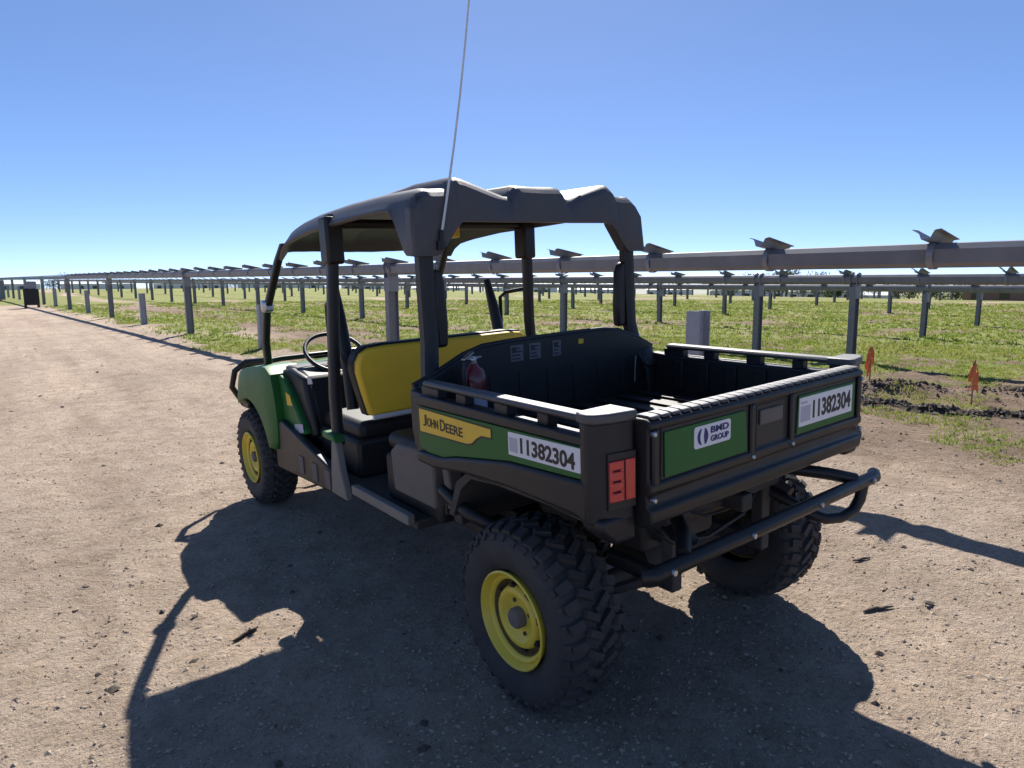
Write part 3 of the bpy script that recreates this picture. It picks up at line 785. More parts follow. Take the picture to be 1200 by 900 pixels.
# --- cargo bed
t = B(); t.box(-0.69, 0.69, -0.43, 0.60, 0.835, 0.862)
for k in range(9):
    xx = -0.56 + k * 0.14; t.box(xx - 0.03, xx + 0.03, -0.42, 0.58, 0.8621, 0.874)
bed = t.build('bed_floor', M['bedliner'], V, bevel=0.004)
for sx in (-1, 1):
    t = B(); t.prism([(-0.40, 0.80), (0.56, 0.80), (0.60, 0.90), (0.60, 1.06), (0.42, 1.048), (-0.40, 1.048)], 'X', sx * 0.672, sx * 0.728)
    side = t.build('bed_side', M['bedliner'], V, bevel=0.008)
    for k in range(6):
        yy = -0.33 + k * 0.15; t = B(); t.box(sx * 0.668 - 0.008, sx * 0.668 + 0.008, yy - 0.03, yy + 0.03, 0.88, 1.03); t.build('side_rib', M['bedliner'], side, bevel=0.004)
    t = B(); t.prism([(sx * 0.674, 1.084), (sx * 0.72, 1.084), (sx * 0.728, 1.094), (sx * 0.722, 1.106), (sx * 0.678, 1.106), (sx * 0.668, 1.094)], 'Y', -0.40, 0.50)
    rail = t.build('bed_rail', M['capping'], V, bevel=0.004)
    for (y0, y1) in ((0.40, 0.52), (0.22, 0.28), (-0.02, 0.05), (-0.22, -0.17), (-0.40, -0.36)):
        t = B(); t.box(sx * 0.700 - 0.020, sx * 0.700 + 0.020, y0, y1, 1.046, 1.0842); t.build('rail_post', M['plastic'], rail, bevel=0.004)
    # outer skin above the decals
    t = B(); t.prism([(-0.40, 1.022), (0.53, 1.012), (0.55, 1.035), (0.50, 1.052), (-0.40, 1.050)], 'X', sx * 0.7285, sx * 0.742); t.build('bed_side_lip', M['plastic'], V, bevel=0.005)
    # green side panel
    t = B(); t.prism([(0.53, 1.008), (-0.40, 1.018), (-0.40, 0.925), (-0.04, 0.908), (0.27, 0.860), (0.36, 0.838), (0.47, 0.835), (0.53, 0.85)], 'X', sx * 0.7285, sx * 0.736)
    gp = t.build('side_panel', M['green'], V, bevel=0.002)
    # rear fender flare with wheel arch
    t = B()
    t.prism([(0.54, 0.79), (0.54, 0.832), (0.47, 0.834), (0.36, 0.837), (0.27, 0.858), (-0.04, 0.906), (-0.41, 0.924), (-0.41, 0.80), (-0.36, 0.815), (-0.04, 0.822), (0.20, 0.812), (0.31, 0.798), (0.42, 0.785)], 'X', sx * 0.70, sx * 0.748)
    t.build('rear_fender', M['plastic'], V, bevel=0.012, seg=3)
    t = B(); t.prism([(0.40, 0.60), (0.34, 0.74), (0.26, 0.795), (0.0, 0.815), (-0.38, 0.80), (-0.38, 0.78), (0.0, 0.795), (0.24, 0.775), (0.31, 0.72), (0.37, 0.60)], 'X', sx * 0.36, sx * 0.70); t.build('wheel_arch_liner', M['under'], V)
    t = B(); t.tube([(sx * 0.66, 0.50, 0.66), (sx * 0.67, 0.40, 0.64), (sx * 0.665, 0.30, 0.615), (sx * 0.62, 0.20, 0.58), (sx * 0.45, 0.14, 0.54)], 0.026, 10); t.build('frame_tube', M['tube'], V, smooth=50)
    # corner post
    plan = [(sx * 0.602, -0.37), (sx * 0.602, -0.448), (sx * 0.612, -0.460), (sx * 0.695, -0.446), (sx * 0.732, -0.430), (sx * 0.746, -0.412), (sx * 0.746, -0.395), (sx * 0.735, -0.37)]
    t = B(); t.prism(plan, 'Z', 0.80, 1.092); post = t.build('corner_post', M['plastic'], V, bevel=0.014, seg=3)
    t = B(); t.prism([(sx * 0.600, -0.36), (sx * 0.600, -0.462), (sx * 0.612, -0.470), (sx * 0.698, -0.455), (sx * 0.738, -0.436), (sx * 0.752, -0.414), (sx * 0.752, -0.392), (sx * 0.738, -0.36)], 'Z', 1.088, 1.118); t.build('post_cap', M['capping'], post, bevel=0.011, seg=3)
    t = B(); t.prism([(sx * 0.60, 0.735), (sx * 0.68, 0.735), (sx * 0.735, 0.785), (sx * 0.735, 0.82), (sx * 0.59, 0.82)], 'Y', -0.455, -0.37); t.build('post_foot', M['plastic'], post, bevel=0.014, seg=3)
    # tail light on the angled rear face of the post
    e0 = Vector((sx * 0.612, -0.4605, 0)); e1 = Vector((sx * 0.695, -0.4465, 0)); ex = (e1 - e0).normalized(); ey = Vector((ex.y, -ex.x, 0))
    if ey.y > 0: ey = -ey
    def q(a, z, d): p = e0 + ex * a + ey * d; return Vector((p.x, p.y, z))
    def plate(t, a0, a1, z0, z1, d0, d1):
        vs = [q(a, z, d) for d in (d0, d1) for z in (z0, z1) for a in (a0, a1)]
        t.add(vs, [(0, 1, 3, 2), (4, 6, 7, 5), (0, 4, 5, 1), (2, 3, 7, 6), (0, 2, 6, 4), (1, 5, 7, 3)])
    t = B(); plate(t, -0.004, 0.092, 0.840, 1.005, 0.001, 0.005); tl = t.build('tail_light', M['ink'], post, bevel=0.003)
    t = B(); plate(t, 0.002, 0.036, 0.866, 0.984, 0.0055, 0.011); t.build('lens_strip', M['red_lens'], post, bevel=0.004)
    for k in range(4):
        z0 = 0.866 + k * 0.0305
        t = B(); plate(t, 0.043, 0.088, z0, z0 + 0.0255, 0.0055, 0.011); t.build('lens_segment', M['red_lens'], post, bevel=0.003)
    t = B(); plate(t, 0.041, 0.052, 0.868, 0.982, 0.0055, 0.0095); plate(t, 0.079, 0.090, 0.868, 0.982, 0.0055, 0.0095); t.build('lens_edge', M['red_lens'], post)

# headboard
t = B(); hb = [(-0.70, 0.82), (-0.70, 1.065), (-0.60, 1.10), (-0.46, 1.162), (-0.36, 1.188), (-0.20, 1.196), (0.20, 1.200), (0.36, 1.198), (0.46, 1.185), (0.60, 1.135), (0.70, 1.085), (0.70, 0.82)]
t.prism(hb, 'Y', 0.605, 0.64); head = t.build('headboard', M['bedliner'], V, bevel=0.008)
for k in range(7):
    xx = -0.48 + k * 0.16; t = B(); t.box(xx - 0.02, xx + 0.02, 0.600, 0.606, 0.88, 1.06); t.build('headboard_rib', M['bedliner'], head, bevel=0.005)
t = B(); pth = [(x, 0.622, z + 0.004) for x, z in hb[1:-1]]; t.tube(pth, 0.011, 8); t.build('headboard_rail', M['plastic'], head, smooth=50)
for (x0, x1, mt) in ((-0.225, -0.155, 'label'), (-0.12, -0.055, 'label'), (0.015, 0.065, 'label')):
    t = B(); t.box(x0, x1, 0.6025, 0.6048, 1.110, 1.180); st = t.build('warning_label', M[mt], head)
    t = B()
    for k in range(4): t.box(x0 + 0.006, x1 - 0.006 - random.random() * 0.02, 0.6015, 0.6024, 1.118 + k * 0.015, 1.124 + k * 0.015)
    t.box(x0 + 0.01, x0 + 0.03, 0.6010, 0.6024, 1.150, 1.172)
    t.build('label_print', M['ink'], head)
t = B(); t.box(0.175, 0.205, 0.602, 0.6048, 1.15, 1.172); t.build('small_sticker', M['decal_yellow'], head)
t = B(); t.tube([(0.515, 0.56, 1.06), (0.512, 0.565, 0.93)], 0.004, 6); t.build('tie_down_pin', M['chrome'], head, smooth=50)

# --- tailgate
t = B()
t.prism([(-0.432, 0.775), (-0.475, 0.770), (-0.505, 0.785), (-0.512, 0.80), (-0.512, 0.828), (-0.498, 0.838), (-0.494, 0.868), (-0.510, 0.880), (-0.512, 0.905), (-0.500, 0.912), (-0.500, 1.058), (-0.510, 1.064), (-0.508, 1.082), (-0.490, 1.090), (-0.445, 1.090), (-0.432, 1.08)], 'X', -0.598, 0.598)
tg = t.build('tailgate', M['plastic'], V, bevel=0.006)
for k in range(26):
    xx = -0.565 + k * 0.0452
    t = B(); t.prism([(-0.503, 1.088), (-0.498, 1.0965), (-0.485, 1.0985), (-0.452, 1.0985), (-0.440, 1.0955), (-0.436, 1.088)], 'X', xx - 0.0195, xx + 0.0195); t.build('top_rib', M['capping'], tg, bevel=0.004)
for (x0, x1) in ((-0.540, -0.140), (0.140, 0.540)):
    s = 1 if x0 > 0 else -1
    t = B(); t.prism([(x0 - 0.010, 0.905), (x1 + 0.010, 0.905), (x1 + 0.006, 1.060), (x0 - 0.006, 1.060)], 'Y', -0.5035, -0.4990); t.build('panel_surround', M['ink'], tg, bevel=0.002)
    k0 = (x0 + 0.006, x1 - 0.012 if s < 0 else x1 - 0.004)
    t = B(); t.prism([(x0 + 0.004, 0.915), (x1 - 0.002, 0.915), (x1 - 0.014 if s < 0 else x1 - 0.002, 1.048), (x0 + (0.002 if s < 0 else 0.014), 1.048)], 'Y', -0.5085, -0.5030); t.build('green_panel', M['green'], tg, bevel=0.002)
for xx in (-0.575, -0.115, 0.115, 0.575):
    t = B(); t.box(xx - 0.013, xx + 0.013, -0.512, -0.4985, 0.90, 1.062); t.build('tailgate_rib', M['plastic'], tg, bevel=0.006)
t = B(); t.box(-0.085, 0.070, -0.502, -0.4985, 0.918, 1.052); t.build('latch_pocket', M['ink'], tg, bevel=0.002)
t = B(); t.box(-0.072, 0.055, -0.5095, -0.5005, 0.985, 1.035); t.build('latch_handle', M['taupe'], tg, bevel=0.006)

# --- rear bumper
t = B(); t.tube([(-0.665, -0.535, 0.668), (-0.645, -0.553, 0.668), (0.635, -0.553, 0.668), (0.665, -0.535, 0.670)], 0.024, 12)
bumper = t.build('rear_bumper', M['tube'], V, smooth=50)
for sx in (-1, 1):
    t = B(); t.tube([(sx * 0.28, -0.26, 0.735), (sx * 0.34, -0.38, 0.725), (sx * 0.42, -0.48, 0.71), (sx * 0.50, -0.545, 0.685)], 0.023, 10); t.build('bumper_arm', M['tube'], bumper, smooth=50)
    if sx < 0: t = B(); t.tube([(-0.40, -0.50, 0.69), (-0.36, -0.40, 0.66), (-0.28, -0.30, 0.64)], 0.018, 8); t.build('bumper_brace', M['tube'], bumper, smooth=50)
    else: t = B(); t.tube([(sx * 0.545, -0.553, 0.66), (sx * 0.535, -0.548, 0.60), (sx * 0.505, -0.54, 0.560), (sx * 0.44, -0.525, 0.545), (sx * 0.375, -0.50, 0.550), (sx * 0.335, -0.46, 0.57), (sx * 0.31, -0.38, 0.61), (sx * 0.29, -0.30, 0.64)], 0.021, 10); t.build('bumper_loop', M['tube'], bumper, smooth=50)
    for xx in (0.20, 0.58):
        t = B(); t.lathe([(0.0005, -0.007), (0.009, -0.007), (0.011, 0.0), (0.011, 0.004)], 6, 'Y', Matrix.Translation((sx * xx, -0.576, 0.668))); t.build('bumper_bolt', M['chrome'], bumper)
# loose wiring and brake lines under the bed
t = B()
t.tube([(-0.45, -0.30, 0.72), (-0.30, -0.34, 0.60), (-0.10, -0.33, 0.56), (0.10, -0.34, 0.60), (0.30, -0.30, 0.70)], 0.007, 6)
t.tube([(-0.35, -0.28, 0.74), (-0.15, -0.36, 0.66), (0.05, -0.34, 0.64), (0.22, -0.30, 0.72)], 0.005, 6)
t.tube([(0.34, -0.10, 0.74), (0.42, -0.16, 0.58), (0.44, -0.06, 0.42)], 0.008, 6); t.tube([(-0.34, -0.10, 0.74), (-0.42, -0.16, 0.58), (-0.44, -0.06, 0.42)], 0.008, 6)
t.build('wiring_loom', M['ink'], V, smooth=50)
for (xx, zz) in ((-0.585, 0.86), (0.585, 0.86), (-0.585, 1.05), (0.585, 1.05), (-0.115, 0.89), (0.115, 0.89)):
    t = B(); t.lathe([(0.0005, -0.005), (0.006, -0.004), (0.0085, 0.0), (0.0085, 0.01)], 8, 'Y', Matrix.Translation((xx, -0.513, zz))); t.build('tailgate_bolt', M['chrome'], tg)

# --- lettering
def text_mesh(s, size, mt, bold=0.0, depth=0.0006, sx=1.0):
    cu_ = bpy.data.curves.new('lettering', 'FONT'); cu_.body = s; cu_.size = size; cu_.offset = bold; cu_.extrude = depth
    cu_.align_x = 'LEFT'; cu_.align_y = 'BOTTOM_BASELINE'
    o = bpy.data.objects.new('tmp_text', cu_); col.objects.link(o)
    bpy.context.view_layer.update()
    me = bpy.data.meshes.new_from_object(o.evaluated_get(bpy.context.evaluated_depsgraph_get()))
    bpy.data.objects.remove(o); me.name = 'lettering'
    for v in me.vertices: v.co.x *= sx
    xs = [v.co.x for v in me.vertices]; zs = [v.co.y for v in me.vertices]
    for v in me.vertices: v.co.x -= min(xs); v.co.y -= min(zs)
    me.materials.clear(); me.materials.append(mt)
    return me, max(xs) - min(xs), max(zs) - min(zs)
def put_text(s, parent, origin, right, up, width, height, mt, bold=0.0, name='lettering'):
    me, w, h = text_mesh(s, 1.0, mt, bold)
    right = Vector(right).normalized(); up = Vector(up).normalized(); nrm = right.cross(up)
    o = place(name, me, parent)
    mm = Matrix((right * (width / w), up * (height / h), nrm)).transposed().to_4x4(); mm.translation = Vector(origin)
    for v in me.vertices: v.co.z = (0.0006 if v.co.z > 0 else -0.0006)
    o.matrix_local = mm
    return o
# left side: yellow maker's decal and number plate (reading from the left side: right = -Y)
def side_plate(sx):
    xo = sx * 0.7375
    decal = [(0.515, 1.000), (0.050, 0.996), (0.050, 0.968), (0.105, 0.965), (0.135, 0.950), (0.165, 0.928), (0.195, 0.921), (0.515, 0.912)]
    t = B(); t.prism([(y + (0.006 if y > 0.3 else -0.006), z + (0.005 if z > 0.98 else -0.006)) for y, z in decal], 'X', sx * 0.7362, sx * 0.7370); t.build('decal_border', M['ink'], gp_side[sx])
    t = B(); t.prism(decal, 'X', sx * 0.7371, sx * 0.7380); t.build('maker_decal', M['decal_yellow'], gp_side[sx])
    rt = (0, sx, 0)
    def tx(s, y, w, z, h, b=0.02): put_text(s, gp_side[sx], (sx * 0.7388, y, z), rt, (0, 0, 1), w, h, M['ink'], b, 'decal_lettering')
    if sx < 0:
        tx('J', 0.488, 0.026, 0.938, 0.044); tx('OHN', 0.458, 0.078, 0.939, 0.034); tx('D', 0.366, 0.034, 0.938, 0.043); tx('EERE', 0.328, 0.110, 0.9385, 0.034)
    else:
        tx('J', 0.21, 0.026, 0.938, 0.044); tx('OHN', 0.24, 0.078, 0.939, 0.034); tx('D', 0.332, 0.034, 0.938, 0.043); tx('EERE', 0.37, 0.110, 0.9385, 0.034)
    t = B(); t.prism([(-0.046, 1.006), (-0.380, 1.014), (-0.380, 0.942), (-0.046, 0.932)], 'X', sx * 0.7362, sx * 0.7385); pl = t.build('number_plate', M['white'], gp_side[sx])
    y0 = -0.108 if sx < 0 else -0.362
    put_text('11382304', gp_side[sx], (sx * 0.7392, y0, 0.947), rt, (0, 0.01 * sx * 0, 1), 0.248, 0.050, M['ink'], 0.03, 'plate_number')
    t = B(); ya = (-0.052, -0.094) if sx < 0 else (-0.382, -0.372)
    t.box(min(sx * 0.7386, sx * 0.7390), max(sx * 0.7386, sx * 0.7390), min(ya), max(ya), 0.944, 0.990); t.build('plate_print', M['palegrey'], gp_side[sx])
gp_side = {}
for o in list(V.children):
    if o.name.startswith('side_panel') and not o.name.startswith('side_panel_rib'):
        gp_side[-1 if o.data.vertices[0].co.x < 0 else 1] = o
side_plate(-1); side_plate(1)
# tailgate stickers
t = B(); t.box(0.152, 0.512, -0.5115, -0.5088, 0.940, 1.040); t.build('number_plate', M['white'], tg)
put_text('11382304', tg, (0.238, -0.5120, 0.958), (1, 0, 0), (0, 0, 1), 0.262, 0.064, M['ink'], 0.03, 'plate_number')
t = B(); t.box(0.160, 0.222, -0.5122, -0.5116, 0.955, 1.010); t.box(0.160, 0.200, -0.5122, -0.5116, 1.018, 1.026); t.build('plate_print', M['palegrey'], tg)
t = B(); t.prism([(-0.405, 0.972), (-0.242, 0.972), (-0.236, 0.978), (-0.236, 1.032), (-0.242, 1.038), (-0.405, 1.038), (-0.411, 1.032), (-0.411, 0.978)], 'Y', -0.5110, -0.5088); t.build('company_sticker', M['white'], tg)
t = B()
cx_, cz_ = -0.373, 1.005
left = [(cx_ + 0.024 * math.cos(a), cz_ + 0.026 * math.sin(a)) for a in [math.radians(100 + k * 160 / 12) for k in range(13)]] + [(cx_ - 0.010, cz_ - 0.012), (cx_ - 0.012, cz_), (cx_ - 0.009, cz_ + 0.014)]
right = [(cx_ + 0.004 + 0.022 * math.cos(a), cz_ + 0.026 * math.sin(a)) for a in [math.radians(-75 + k * 150 / 12) for k in range(13)]] + [(cx_ + 0.006, cz_)]
t.prism(left, 'Y', -0.5118, -0.5111); t.prism(right, 'Y', -0.5118, -0.5111); t.build('sticker_emblem', M['navy'], tg)
put_text('BMD', tg, (-0.335, -0.5118, 1.009), (1, 0, 0), (0, 0, 1), 0.088, 0.020, M['navy'], 0.03, 'sticker_lettering')
put_text('GROUP', tg, (-0.335, -0.5118, 0.983), (1, 0, 0), (0, 0, 1), 0.088, 0.018, M['navy'], 0.03, 'sticker_lettering')

def world_of(p):
    x = p[0] - ox
    return Vector((ox + x * math.cos(PHI) - p[2] * math.sin(PHI), p[1], p[2] * math.cos(PHI) + x * math.sin(PHI)))

# fire extinguisher standing in the front left corner of the bed
fe = empty('fire_extinguisher', world_of((-0.488, 0.51, 0.876)), (0, -PHI, 0.5)); fe.scale = (0.92, 0.92, 0.95)
tag(fe, 'red fire extinguisher standing in the front corner of the black cargo bed', 'fire extinguisher')
t = B(); t.lathe([(0.001, 0), (0.050, 0.0), (0.055, 0.008), (0.055, 0.225), (0.045, 0.255), (0.022, 0.272), (0.018, 0.285), (0.001, 0.286)], 24, 'Z'); t.build('cylinder', M['extinguisher_red'], fe, smooth=40)
t = B(); t.lathe([(0.0555, 0.06), (0.0562, 0.062), (0.0562, 0.15), (0.0555, 0.152)], 24, 'Z'); t.build('instruction_label', M['palegrey'], fe, smooth=40)
t = B(); t.tube([(0, 0, 0.28), (0, 0, 0.31)], 0.016, 10); t.box(-0.012, 0.075, -0.010, 0.010, 0.318, 0.326, Matrix.Rotation(-0.25, 4, 'Y')); t.box(-0.012, 0.065, -0.010, 0.010, 0.298, 0.306); t.tube([(-0.03, 0, 0.298), (0.01, 0, 0.298)], 0.012, 8); t.build('valve_handle', M['chrome'], fe, bevel=0.002)
t = B(); t.tube([(-0.02, 0, 0.298), (-0.06, 0.01, 0.29), (-0.072, 0.01, 0.25), (-0.066, 0.005, 0.12)], 0.009, 8); t.build('hose', M['ink'], fe, smooth=40)

# ------------------------------------------------------------------ tracker rows
def rowpt(s, D): p = C0 + s * ROW_D + D * ROW_P; return float(p[0]), float(p[1])
YAW = math.atan2(-ROW_D[0], ROW_D[1])
def pile_mesh(h, bf=0.10, dp=0.17, tw=0.009):
    """rolled steel I-section, web along the row"""
    a, b = bf / 2, dp / 2; w = tw / 2
    poly = [(-a, -b), (a, -b), (a, -b + tw), (w, -b + tw), (w, b - tw), (a, b - tw), (a, b), (-a, b), (-a, b - tw), (-w, b - tw), (-w, -b + tw), (-a, -b + tw)]
    poly = [(y, x) for x, y in poly]      # depth across the row
    t = B(); t.prism(poly, 'Z', -0.25, h); return t
def bearing_mesh(tube_c, top):
    t = B()
    for sy in (-1, 1):
        t.prism([(-0.085, top - 0.20), (0.085, top - 0.20), (0.085, tube_c - 0.02), (0.11, tube_c + 0.02), (0.075, tube_c + 0.10), (0.0, tube_c + 0.125), (-0.075, tube_c + 0.10), (-0.11, tube_c + 0.02), (-0.085, tube_c - 0.02)], 'Y', sy * 0.050, sy * 0.062)
    t.box(-0.04, 0.04, -0.075, 0.075, tube_c - 0.115, tube_c - 0.085)
    return t
def rail_mesh():
    """folded module rail clamped across the tube: hat-section channel with a strap, tilted"""
    t = B()
    L = 0.19; tilt = Matrix.Rotation(0.15, 4, 'Y')
    # channel: base, two flared flanges
    prof = [(-0.085, 0.062), (-0.050, 0.056), (-0.026, 0.0), (0.026, 0.0), (0.050, 0.056), (0.085, 0.062)]
    th = 0.004
    for a, b in zip(prof[:-1], prof[1:]):
        d = Vector((b[0] - a[0], b[1] - a[1])); n_ = Vector((-d.y, d.x)).normalized() * th
        quad = [(a[0], a[1]), (b[0], b[1]), (b[0] + n_.x, b[1] + n_.y), (a[0] + n_.x, a[1] + n_.y)]
        vs = []
        for xx, f in ((-L, 1.0), (L, 1.0)):
            for (yy, zz) in quad: vs.append(tilt @ Vector((xx, yy, zz * (1.0 if xx < 0 else 0.8) + 0.079)))
        t.add(vs, [(0, 1, 2, 3), (7, 6, 5, 4), (0, 4, 5, 1), (1, 5, 6, 2), (2, 6, 7, 3), (3, 7, 4, 0)])
    # strap over the tube
    ring = [(0.088 * math.cos(a), 0, 0.088 * math.sin(a)) for a in [math.radians(k * 15) for k in range(25)]]
    for (p0, p1) in zip(ring[:-1], ring[1:]):
        a, b = Vector(p0), Vector(p1)
        vs = [v + Vector((0, sy * 0.02, 0)) for sy in (-1, 1) for v in (a, b, b * 1.05, a * 1.05)]
        t.add(vs, [(0, 1, 2, 3), (7, 6, 5, 4), (0, 4, 5, 1), (2, 6, 7, 3)])
    t.tube([(0.17, 0.0, 0.06), (0.22, 0.0, 0.105)], 0.008, 6)
    return t
RAIL = rail_mesh().mesh('module_rail', M['galv'])
def tube_mesh(s0, s1, r=0.078):
    """square torque tube with broad chamfers, rotated a little as the tracker stands"""
    t = B(); k = int((s1 - s0) / 6) + 2; c = 0.58
    prof = [(1, -c), (1, c), (c, 1), (-c, 1), (-1, c), (-1, -c), (-c, -1), (c, -1)]; n = 8; ca, sa = math.cos(0.10), math.sin(0.10)
    vs = []
    for i in range(k):
        y = s0 + (s1 - s0) * i / (k - 1)
        for (a, b) in prof: vs.append((r * (a * ca - b * sa), y, r * (a * sa + b * ca)))
    fs = [(i * n + j, i * n + (j + 1) % n, (i + 1) * n + (j + 1) % n, (i + 1) * n + j) for i in range(k - 1) for j in range(n)] + [tuple(range(n)), tuple(range((k - 1) * n, k * n))]
    return t.add(vs, fs)
NTH = 'first second third fourth fifth sixth seventh eighth ninth tenth eleventh twelfth thirteenth fourteenth fifteenth sixteenth seventeenth eighteenth nineteenth twentieth twenty-first twenty-second twenty-third twenty-fourth twenty-fifth twenty-sixth'.split()
ORD = ['first', 'second', 'third', 'fourth', 'fifth', 'sixth', 'seventh', 'eighth', 'ninth', 'tenth', 'eleventh', 'twelfth', 'thirteenth', 'fourteenth']
PILE_CACHE = {}
def pile(s, D, zc, mt, label, group=None, stub=None, rowno=0):
    x, y = rowpt(s, D); g = gz(x, y)
    lift = RISE * max(0.0, s)
    h = round((stub if stub else zc - 0.12) + lift - g, 2)
    key = (h, mt, bool(stub))
    if key not in PILE_CACHE:
        PILE_CACHE[key] = (pile_mesh(h, *((0.13, 0.17) if stub else (0.10, 0.165))).mesh('steel_pile', M[mt]), bearing_mesh(h + 0.12, h).mesh('bearing_bracket', M['galv']))
    me, be = PILE_CACHE[key]
    o = place('steel_pile', me, None, loc=(x, y, g), rot=(random.uniform(-.01, .01), random.uniform(-.008, .008), YAW))
    if not stub: place('bearing_bracket', be, o)
    tag(o, label, 'steel pile', group)
    return o
# row definitions: lateral distance from the camera line, tube height, pile start, pile spacing, pile list end
rows = [(5.1, 1.62, None, None, 112), (12.0, 1.467, 1.64, 5.3, 112), (18.3, 1.25, 6.2, 7.93, 112), (24.3, 1.17, 6.81, 8.73, 112), (30.3, 1.13, 6.2, 5.4, 112), (36.4, 1.10, 7.0, 5.3, 112), (42.5, 1.08, 9.0, 5.3, 112), (49.0, 0.98, 11.0, 5.3, 112), (55.0, 0.95, 12.0, 5.6, 112), (61.0, 0.90, 13.0, 6.6, 125), (67.0, 0.82, 14.0, 6.6, 125), (73.0, 0.74, 16.0, 6.6, 125), (79.0, 0.64, 17.0, 7.2, 125)]
desc1 = {0: ('wide pale stub pile just beyond the far rail of the cargo bed', 1.19), 1: ('tall pile rising behind the yellow seat and reaching the tube above', None), 2: ('pale stub pile half hidden behind the front roof pillar', 0.97),
         3: ('tallest pile left of the vehicle, dark, with a shadow at its foot', None), 4: ('pale stub pile next left of the tallest pile', 1.05), 5: ('dark pile second to the left of the tallest one', None)}
for ri, (D, zc, s0, dsp, s1) in enumerate(rows):
    rt_name = 'tracker tubes of the unfinished solar field'
    tb = tube_mesh(-1.0 if ri == 0 else 0.0, s1)
    x, y = rowpt(0, D)
    tube = place('torque_tube', tb.mesh('torque_tube', M['galv_dark'], 25), None, loc=(x, y, zc), rot=(RISE, 0, YAW))
    lab = ['long dark steel torque tube nearest the track, passing behind the vehicle roof', 'second torque tube from the track, just below the nearest one', 'third torque tube from the track, a thin line under the second'][ri] if ri < 3 else '%s torque tube from the track, far out in the field' % ORD[ri]
    tag(tube, lab, 'torque tube', rt_name)
    ns = 0
    bs = [1.70 + 1.165 * k for k in range(-1, 94)] if ri == 0 else [s0 + 0.2 + 1.165 * k for k in range(-3, 88)]
    lim = {0: 34, 1: 26, 2: 12}.get(ri, 0)
    far_mb = B()
    for k, s in enumerate(bs):
        if s > s1 or s < -0.5: continue
        if ri >= 9: continue
        if k < lim:
            place('module_rail', RAIL, tube, loc=(0, s, 0), rot=(0, random.uniform(-.05, .05), random.uniform(-.03, .03)))
        else:
            for (xa, xb, za, zb_) in ((-0.19, -0.02, 0.15, 0.10), (0.02, 0.19, 0.10, 0.06)):
                far_mb.add([(xa, s - 0.05, za), (xa, s + 0.05, za), (xb, s + 0.04, zb_), (xb, s - 0.04, zb_), (xa, s - 0.03, za - 0.03), (xa, s + 0.03, za - 0.03), (xb, s + 0.03, zb_ - 0.04), (xb, s - 0.03, zb_ - 0.04)],
                           [(0, 1, 2, 3), (7, 6, 5, 4), (0, 4, 5, 1), (1, 5, 6, 2), (2, 6, 7, 3), (3, 7, 4, 0)])
    if far_mb.v:
        o = far_mb.build('distant_module_rails', M['galv'], tube, fix=False); tag(o, kind='stuff')
    if ri == 0:
        k = 0
        while 3.51 + 5.27 * k < s1:
            s = 3.51 + 5.27 * k; stub = None
            if k in desc1: lb, stub = desc1[k]; grp = 'piles of the first row'
            elif k % 2 == 0: lb, stub, grp = '%s pale stub pile counted from the right in the first row' % NTH[k // 2], 1.05, 'far stub piles of the first row'
            else: lb, grp = '%s full height pile counted from the right in the first row' % NTH[k // 2], 'far full height piles of the first row'
            pile(s, D, zc, 'galv_light' if stub else 'galv_dark', lb, grp, stub); k += 1
    else:
        ss = list(np.arange(s0, s1, dsp))
        if ri == 1: ss.append(5.16)
        smin = D * 0.203
        ss = sorted(s for s in ss if s > smin)
        for j, s in enumerate(ss):
            if ri == 1 and abs(s - 6.94) < 0.1: lb = 'slim grey pile standing straight beyond the cargo bed rail'
            elif ri == 1 and s == 5.16: lb = 'slim pile above the right corner of the tailgate'
            elif ri == 2 and j == 0: lb = 'slim pile standing nearest the orange marker in the third row'
            else: lb = '%s slim pile from the right in the %s row of the field' % (NTH[j], ORD[ri])
            pile(float(s) + random.uniform(-.15, .15) * (ri > 2), D, zc, 'galv_dark', lb, 'piles of the %s row' % ORD[ri])

# ------------------------------------------------------------------ orange markers
def marker(x, y, h, lean, label, seed):
    r_ = random.Random(seed); g = gz(x, y)
    o = empty('marker_stake', (x, y, g), (lean[1], lean[0], 0.3)); tag(o, label, 'marker', 'orange markers by the trench')
    t = B(); t.box(-0.012, 0.012, -0.008, 0.008, -0.1, h); t.build('stake', M['stake'], o, bevel=0.003)
    # strips of ribbon tied round the stake and hanging down
    for k in range(8):
        t = B(); a = k * 0.785 + r_.uniform(-.3, .3); z = h * r_.uniform(0.70, 0.98); ln = h * r_.uniform(0.35, 0.68); w = r_.uniform(0.010, 0.018)
        vs = []; n = 7; px, py = 0.012 * math.cos(a), 0.012 * math.sin(a); tw = a + 1.57
        for i in range(n):
            q = i / (n - 1); out = 0.010 + r_.uniform(0.022, 0.045) * math.sin(min(1, q * 1.4) * 1.57)
            tw += r_.uniform(-.7, .7); c_ = Vector((math.cos(a) * out, math.sin(a) * out, z - ln * q)); e = Vector((math.cos(tw), math.sin(tw), r_.uniform(-.2, .2))) * w
            vs += [c_ - e, c_ + e]
        t.add(vs, [(2 * i, 2 * i + 1, 2 * i + 3, 2 * i + 2) for i in range(n - 1)])
        f = t.build('flagging_ribbon', M['orange'], o); so = f.modifiers.new('solid', 'SOLIDIFY'); so.thickness = 0.0015
marker(6.49, 1.07, 0.50, (0.16, 0.0), 'orange flagged stake in the grass at the right, beyond the trench', 3)
marker(6.455, 2.164, 0.44, (-0.05, 0.0), 'orange flagged stake peeking out beside the tailgate corner', 8)

